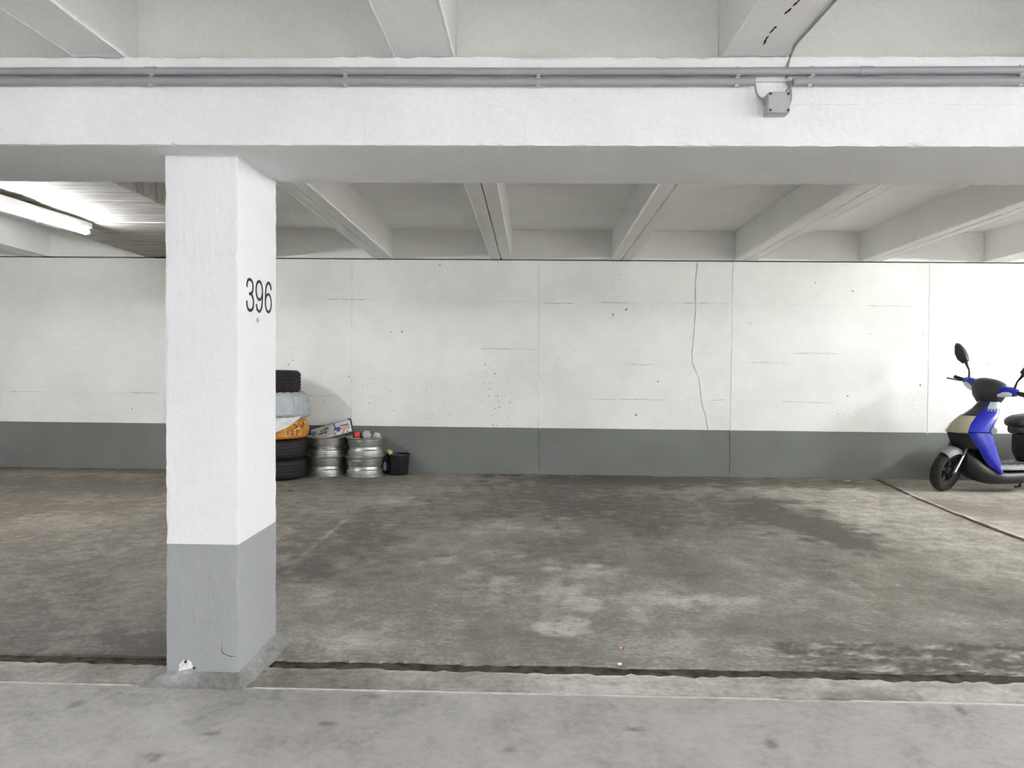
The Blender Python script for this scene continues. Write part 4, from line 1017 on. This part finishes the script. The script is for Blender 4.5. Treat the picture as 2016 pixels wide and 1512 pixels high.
# local frame: x forward, y to the rider's left, z up
sc.rotation_euler = (0, 0, math.pi + HEAD)
STEER = math.radians(27)
ax_p = Vector((-0.42, 0, 0.97)); ax_d = Vector((-0.42, 0, 0.76)).normalized()
SM = Matrix.Translation(ax_p) @ Matrix.Rotation(STEER, 4, ax_d) @ Matrix.Translation(-ax_p)
def spart(name, bm, mat, parent=sc, steered=False, smooth=False, auto=None):
    if steered: bmesh.ops.transform(bm, matrix=SM, verts=bm.verts)
    return from_bm(name, bm, mat, parent, smooth, auto)
WR = 0.205
def wheel(cx, steered, wid=0.05):
    T = Matrix.Translation((cx, 0, WR)) @ Matrix.Rotation(math.pi / 2, 4, 'X')
    w = empty('front_wheel' if steered else 'rear_wheel', (0, 0, 0), sc)
    bm = bmesh.new(); lathe(bm, [(0.132, -0.030), (0.150, -0.045), (0.172, -wid), (0.190, -wid * 0.86), (0.200, -wid * 0.5), (WR, -0.012), (WR - 0.004, -0.010), (WR - 0.004, -0.005), (WR, -0.003), (WR, 0.003), (WR - 0.004, 0.005), (WR - 0.004, 0.010), (WR, 0.012), (0.200, wid * 0.5), (0.190, wid * 0.86), (0.172, wid), (0.150, 0.045), (0.132, 0.030)], 64, True, T)
    spart('tyre', bm, M['rubber_worn'], w, steered, auto=40)
    bm = bmesh.new(); lathe(bm, [(0.138, -0.036), (0.142, -0.030), (0.118, -0.022), (0.112, 0.0), (0.118, 0.022), (0.142, 0.030), (0.138, 0.036), (0.128, 0.034), (0.106, 0.018), (0.106, -0.018), (0.128, -0.034)], 48, True, T)
    spart('rim', bm, M['dark_plastic'], w, steered, auto=35)
    bm = bmesh.new(); lathe(bm, [(0, -0.05), (0.03, -0.05), (0.045, -0.025), (0.045, 0.025), (0.03, 0.05), (0, 0.05)], 24, False, T)
    spart('hub', bm, M['dark_plastic'], w, steered, auto=35)
    bm = bmesh.new(); lathe(bm, [(0.055, 0.030), (0.092, 0.030), (0.092, 0.034), (0.055, 0.034)], 40, True, T)
    spart('brake_disc', bm, M['alloy_dark'], w, steered, auto=35)
    for k in range(5):
        bm = bmesh.new(); box(bm, 0.035, 0.112, -0.016, 0.016, -0.014, 0.014, 0.004, T @ Matrix.Rotation(k * 2 * math.pi / 5 + 0.3, 4, 'Z'))
        spart('spoke', bm, M['dark_plastic'], w, steered)
    return w
wheel(0.0, True); wheel(-1.27, False, 0.052)
# fork
for s in (-1, 1):
    bm = bmesh.new(); tube(bm, [(0.005, s * 0.078, WR - 0.01), (-0.115, s * 0.078, 0.43)], 0.018, 14); f_ = spart('fork_slider', bm, M['chrome'] if s > 0 else M['alloy'], sc, True, auto=40)
    bm = bmesh.new(); tube(bm, [(-0.085, s * 0.072, 0.37), (-0.21, s * 0.072, 0.62)], 0.024, 14); spart('fork_leg', bm, M['black_gloss'], sc, True, auto=40)
    bm = bmesh.new(); tube(bm, [(0.0, s * 0.05, WR), (0.0, s * 0.095, WR)], 0.016, 12); spart('axle_end', bm, M['dark_plastic'], sc, True, auto=40)
bm = bmesh.new(); box(bm, -0.27, -0.14, -0.10, 0.10, 0.50, 0.60, 0.02); spart('fork_yoke', bm, M['black_gloss'], sc, True)
# front mudguard: crowned strip round the tyre
bm = bmesh.new(); rows = []
for i in range(25):
    a = math.radians(68 + 122 * i / 24 - 12); f = i / 24; R_ = 0.232 + 0.012 * math.sin(f * math.pi)
    hw = 0.062 + 0.022 * math.sin(min(1, f * 1.15) * math.pi) ; row = []
    for j in range(9):
        t = -1 + 2 * j / 8; rr = R_ - 0.030 * abs(t) ** 2.2
        if abs(t) > 0.99: rr -= 0.022
        row.append(bm.verts.new((rr * math.cos(a), t * hw, WR + rr * math.sin(a))))
    rows.append(row)
for a, b in zip(rows, rows[1:]):
    for j in range(8): bm.faces.new((a[j], a[j + 1], b[j + 1], b[j]))
bmesh.ops.recalc_face_normals(bm, faces=bm.faces); bmesh.ops.solidify(bm, geom=bm.faces[:], thickness=0.006)
spart('front_mudguard', bm, M['grey_plastic'], sc, True, auto=50)
# leg shield: rings give front centre, corner beside the centre strip, and rear edge
RING = [(0.885, -0.335, (-0.375, 0.055), (-0.460, 0.098)), (0.80, -0.255, (-0.305, 0.078), (-0.440, 0.128)), (0.73, -0.150, (-0.215, 0.100), (-0.405, 0.152)), (0.66, -0.060, (-0.145, 0.125), (-0.360, 0.168)),
        (0.58, 0.000, (-0.100, 0.148), (-0.325, 0.178)), (0.50, -0.03, (-0.150, 0.160), (-0.335, 0.190)), (0.42, -0.08, (-0.200, 0.168), (-0.360, 0.198)), (0.32, -0.15, (-0.255, 0.176), (-0.390, 0.206)), (0.24, -0.22, (-0.330, 0.182), (-0.420, 0.206)), (0.195, -0.30, (-0.400, 0.186), (-0.435, 0.204))]
def ring_at(z):
    for (z0, f0, s0, b0), (z1, f1, s1, b1) in zip(RING, RING[1:]):
        if z >= z1 - 1e-9:
            t = (z0 - z) / (z0 - z1); L = lambda a, b: a + (b - a) * t
            return L(f0, f1), (L(s0[0], s1[0]), L(s0[1], s1[1])), (L(b0[0], b1[0]), L(b0[1], b1[1]))
    return RING[-1][1:]
def panel(name, mat, z0, z1, which, side=1, bulge=0.012, thick=0.010, nv=12, nu=8, u0=0.0, u1=1.0, off=0.0, shape=None):
    bm = bmesh.new(); G = []
    for j in range(nv + 1):
        z = z0 + (z1 - z0) * j / nv; f, s, b = ring_at(z); row = []
        A, B = {'front': ((f, 0.0), s), 'side': (s, b), 'inner': (b, (b[0] + 0.03, 0.0))}[which]
        for i in range(nu + 1):
            t = u0 + (u1 - u0) * i / nu
            if shape: t = shape(i / nu, j / nv)
            x, y = A[0] + (B[0] - A[0]) * t, A[1] + (B[1] - A[1]) * t
            nx, ny = (B[1] - A[1]), -(B[0] - A[0]); l = math.hypot(nx, ny) or 1
            if which == 'inner': nx, ny = -1, 0; l = 1
            k = bulge * 4 * t * (1 - t) + off
            if which == 'front': sgn = 1
            row.append(bm.verts.new((x + abs(nx / l) * k * (1 if which != 'inner' else -1), (y + abs(ny / l) * k) * side, z)))
        G.append(row)
    for a, b in zip(G, G[1:]):
        for i in range(nu): bm.faces.new((a[i], a[i + 1], b[i + 1], b[i]))
    bmesh.ops.recalc_face_normals(bm, faces=bm.faces); bmesh.ops.solidify(bm, geom=bm.faces[:], thickness=thick)
    return spart(name, bm, mat, sc, False, auto=45)
for s in (1, -1):
    panel('upper_side_panel', M['blue'], 0.865, 0.585, 'side', s, 0.016)
    panel('lower_side_panel', M['blue'], 0.578, 0.197, 'side', s, 0.022)
    panel('centre_strip', M['black_gloss'], 0.885, 0.742, 'front', s, 0.006)
    hl = panel('headlight', M['lens'], 0.735, 0.572, 'front', s, 0.014, 0.008, u0=0.0, off=0.006)
    panel('headlight_bowl', M['chrome'], 0.73, 0.578, 'front', s, 0.0, 0.004, u0=0.0, off=-0.022)
    panel('nose_panel', M['black_gloss'], 0.568, 0.43, 'front', s, 0.0, 0.008)
    panel('inner_shield', M['dark_plastic'], 0.88, 0.25, 'inner', s, 0.03, 0.012)
    panel('side_trim', M['silver'], 0.845, 0.60, 'side', s, 0.0, 0.004, u0=0.955, u1=1.0, off=0.006)
    # silver flash with the sticker lettering, near the top of the side panel
    st_ = panel('sticker', M['silver'], 0.868, 0.800, 'side', s, 0.016, 0.003, u0=0.18, u1=0.93, off=0.004)
    if s == 1:
        for k in range(7):
            u = 0.20 + k * 0.085
            q = panel('sticker_letter', M['silver'] if k % 2 else M['print_blue'], 0.812 - 0.004 * (k % 3), 0.778 + 0.003 * (k % 2), 'side', 1, 0.016, 0.002, 3, 2, u, u + 0.045, 0.006)
    bm = bmesh.new(); lathe(bm, [(0, -0.02), (0.034, -0.02), (0.036, 0.006), (0.030, 0.012), (0, 0.012)], 24, False, Matrix.Translation((-0.335, s * 0.178, 0.597)) @ Matrix.Rotation(-s * math.pi / 2, 4, 'X'))
    spart('round_cap', bm, M['grey_plastic'], sc, False, auto=40)
def ring_loft(name, secs, mat, axis='x', seg=20, power=2.6, parent=sc, steered=False):
    """secs: (pos, c1, c2, r1, r2): superellipse rings; axis x -> (y,z) plane, axis y -> (x,z) plane"""
    bm = bmesh.new(); R_ = []
    for pos, c1, c2, r1, r2 in secs:
        row = []
        for k in range(seg):
            a = 2 * math.pi * k / seg; ca, sa = math.cos(a), math.sin(a)
            u = c1 + r1 * math.copysign(abs(ca) ** (2 / power), ca); w = c2 + r2 * math.copysign(abs(sa) ** (2 / power), sa)
            row.append(bm.verts.new((pos, u, w) if axis == 'x' else (u, pos, w)))
        R_.append(row)
    for a, b in zip(R_, R_[1:]):
        for k in range(seg): bm.faces.new((a[k], a[(k + 1) % seg], b[(k + 1) % seg], b[k]))
    bm.faces.new(R_[0]); bm.faces.new(R_[-1])
    return spart(name, bm, mat, parent, steered, auto=42)
# belly and floorboard
ring_loft('belly_pan', [(-0.14, 0, 0.33, 0.10, 0.11), (-0.20, 0, 0.27, 0.155, 0.11), (-0.28, 0, 0.21, 0.185, 0.10), (-0.38, 0, 0.165, 0.195, 0.085), (-0.50, 0, 0.155, 0.195, 0.080), (-0.68, 0, 0.160, 0.19, 0.080), (-0.84, 0, 0.19, 0.17, 0.08)], M['dark_plastic'])
ring_loft('floorboard', [(-0.36, 0, 0.250, 0.20, 0.022), (-0.40, 0, 0.252, 0.215, 0.030), (-0.60, 0, 0.252, 0.215, 0.030), (-0.80, 0, 0.255, 0.205, 0.030)], M['mid_plastic'], power=5)
for s in (1, -1):
    for k in range(4):
        bm = bmesh.new(); box(bm, -0.485 - k * 0.07, -0.445 - k * 0.07, s * 0.03, s * 0.18, 0.279, 0.286, 0.003); spart('foot_grip', bm, M['dark_plastic'])
# seat post body, seat, tail
ring_loft('under_seat_body', [(-0.740, 0, 0.46, 0.085, 0.14), (-0.780, 0, 0.44, 0.11, 0.17), (-0.880, 0, 0.45, 0.135, 0.19), (-1.080, 0, 0.50, 0.15, 0.16), (-1.380, 0, 0.56, 0.14, 0.12), (-1.600, 0, 0.62, 0.08, 0.07)], M['dark_plastic'])
for s in (1, -1):
    ring_loft('rear_side_panel', [(-0.940, s * 0.135, 0.47, 0.022, 0.09), (-1.080, s * 0.150, 0.52, 0.022, 0.10), (-1.380, s * 0.142, 0.58, 0.022, 0.085), (-1.600, s * 0.085, 0.64, 0.018, 0.04)], M['blue'])
ring_loft('seat', [(-0.645, 0, 0.655, 0.07, 0.018), (-0.665, 0, 0.668, 0.10, 0.045), (-0.720, 0, 0.680, 0.125, 0.058), (-0.820, 0, 0.690, 0.135, 0.062), (-1.030, 0, 0.700, 0.14, 0.055), (-1.180, 0, 0.730, 0.135, 0.060), (-1.440, 0, 0.735, 0.115, 0.050), (-1.520, 0, 0.73, 0.08, 0.03)], M['seat'])
ring_loft('seat_base', [(-0.680, 0, 0.60, 0.07, 0.045), (-0.740, 0, 0.60, 0.11, 0.055), (-0.880, 0, 0.61, 0.13, 0.05), (-1.080, 0, 0.63, 0.135, 0.045)], M['black_gloss'])
ring_loft('tail_light', [(-1.580, 0, 0.64, 0.075, 0.035), (-1.640, 0, 0.64, 0.055, 0.022)], M['red'])
ring_loft('engine_case', [(-0.930, 0.06, 0.24, 0.05, 0.06), (-1.030, 0.085, 0.23, 0.05, 0.085), (-1.280, 0.09, 0.22, 0.045, 0.09), (-1.440, 0.085, 0.21, 0.03, 0.06)], M['alloy_dark'])
bm = bmesh.new(); tube(bm, [(-0.86, -0.11, 0.20), (-1.0, -0.13, 0.20), (-1.05, -0.135, 0.22), (-1.5, -0.14, 0.28)], 0.04, 16, radii=[0.018, 0.02, 0.045, 0.045]); spart('exhaust', bm, M['black_gloss'], auto=40)
for s in (1, -1):
    bm = bmesh.new(); tube(bm, [(-0.84, s * 0.07, 0.14), (-0.87, s * 0.12, 0.022), (-0.84, s * 0.15, 0.012)], 0.011, 8); spart('stand_leg', bm, M['black_gloss'], auto=40)
# handlebar cowl
ring_loft('handlebar_cowl', [(-0.140, -0.420, 0.990, 0.050, 0.060), (-0.115, -0.425, 0.975, 0.080, 0.095), (-0.06, -0.425, 0.958, 0.098, 0.128), (0.0, -0.42, 0.952, 0.106, 0.138), (0.06, -0.425, 0.958, 0.098, 0.128), (0.115, -0.425, 0.975, 0.080, 0.095), (0.140, -0.42, 0.990, 0.050, 0.060)], M['dark_plastic'], 'y', steered=True)
bm = bmesh.new(); tube(bm, [(-0.405, 0, 0.86), (-0.425, 0, 0.95)], 0.06, 16); spart('steering_neck', bm, M['black_gloss'], steered=True, auto=40)
for s in (1, -1):
    sec = [(s * 0.105, -0.415, 0.985, 0.070, 0.062), (s * 0.15, -0.415, 1.000, 0.062, 0.054), (s * 0.20, -0.420, 1.010, 0.052, 0.046), (s * 0.245, -0.425, 1.012, 0.036, 0.034)]
    ring_loft('cowl_wing', sec, M['blue'], 'y', steered=True)
    ring_loft('indicator', [(s * 0.125, -0.350, 0.962, 0.016, 0.016), (s * 0.16, -0.357, 0.978, 0.018, 0.026), (s * 0.20, -0.368, 0.988, 0.014, 0.024), (s * 0.228, -0.382, 0.992, 0.008, 0.012)], M['lens_clear'], 'y', steered=True)
    bm = bmesh.new(); tube(bm, [(-0.43, s * 0.24, 1.012), (-0.445, s * 0.365, 1.018)], 0.017, 14, radii=[0.016, 0.018]); spart('grip', bm, M['rubber'], steered=True, auto=40)
    bm = bmesh.new(); tube(bm, [(-0.40, s * 0.235, 1.010), (-0.375, s * 0.28, 1.006), (-0.375, s * 0.40, 1.000)], 0.006, 10, radii=[0.009, 0.006, 0.007]); spart('brake_lever', bm, M['black_gloss'], steered=True, auto=60)
    mirror = empty('mirror', (0, 0, 0), sc)
    bm = bmesh.new(); tube(bm, [(-0.425, s * 0.215, 1.04), (-0.425, s * 0.22, 1.075), (-0.420, s * 0.228, 1.12), (-0.412, s * 0.255, 1.165), (-0.405, s * 0.272, 1.20)], 0.009, 10, radii=[0.014, 0.010, 0.008, 0.012, 0.018]); spart('mirror_stem', bm, M['black_gloss'], mirror, True, auto=60)
    MM = Matrix.Translation((-0.402, s * 0.330, 1.262)) @ Matrix.Rotation(s * math.radians(-42), 4, 'X')
    outline = [(-0.030, -0.085), (0.030, -0.080), (0.052, -0.030), (0.046, 0.030), (0.012, 0.090), (-0.012, 0.102), (-0.034, 0.080), (-0.048, 0.020), (-0.046, -0.040)]
    def head(dx, sc_):
        return [MM @ Vector((dx, s * a * sc_ * 1.12, b * sc_ * 1.14)) for a, b in outline]
    bm = bmesh.new(); R_ = [[bm.verts.new(q) for q in head(dx, k)] for dx, k in ((0.030, 0.55), (0.022, 0.85), (0.006, 1.0), (-0.010, 1.0), (-0.016, 0.94))]
    for a, b in zip(R_, R_[1:]):
        for k in range(9): bm.faces.new((a[k], a[(k + 1) % 9], b[(k + 1) % 9], b[k]))
    bm.faces.new(R_[0]); bm.faces.new(R_[-1]); spart('mirror_shell', bm, M['dark_plastic'], mirror, True, auto=35)
    bm = bmesh.new(); a_ = [bm.verts.new(q) for q in head(-0.0155, 0.86)]; b_ = [bm.verts.new(q) for q in head(-0.018, 0.86)]
    bm.faces.new(a_); bm.faces.new(b_)
    for k in range(9): bm.faces.new((a_[k], a_[(k + 1) % 9], b_[(k + 1) % 9], b_[k]))
    spart('mirror_glass', bm, M['chrome'], mirror, True)
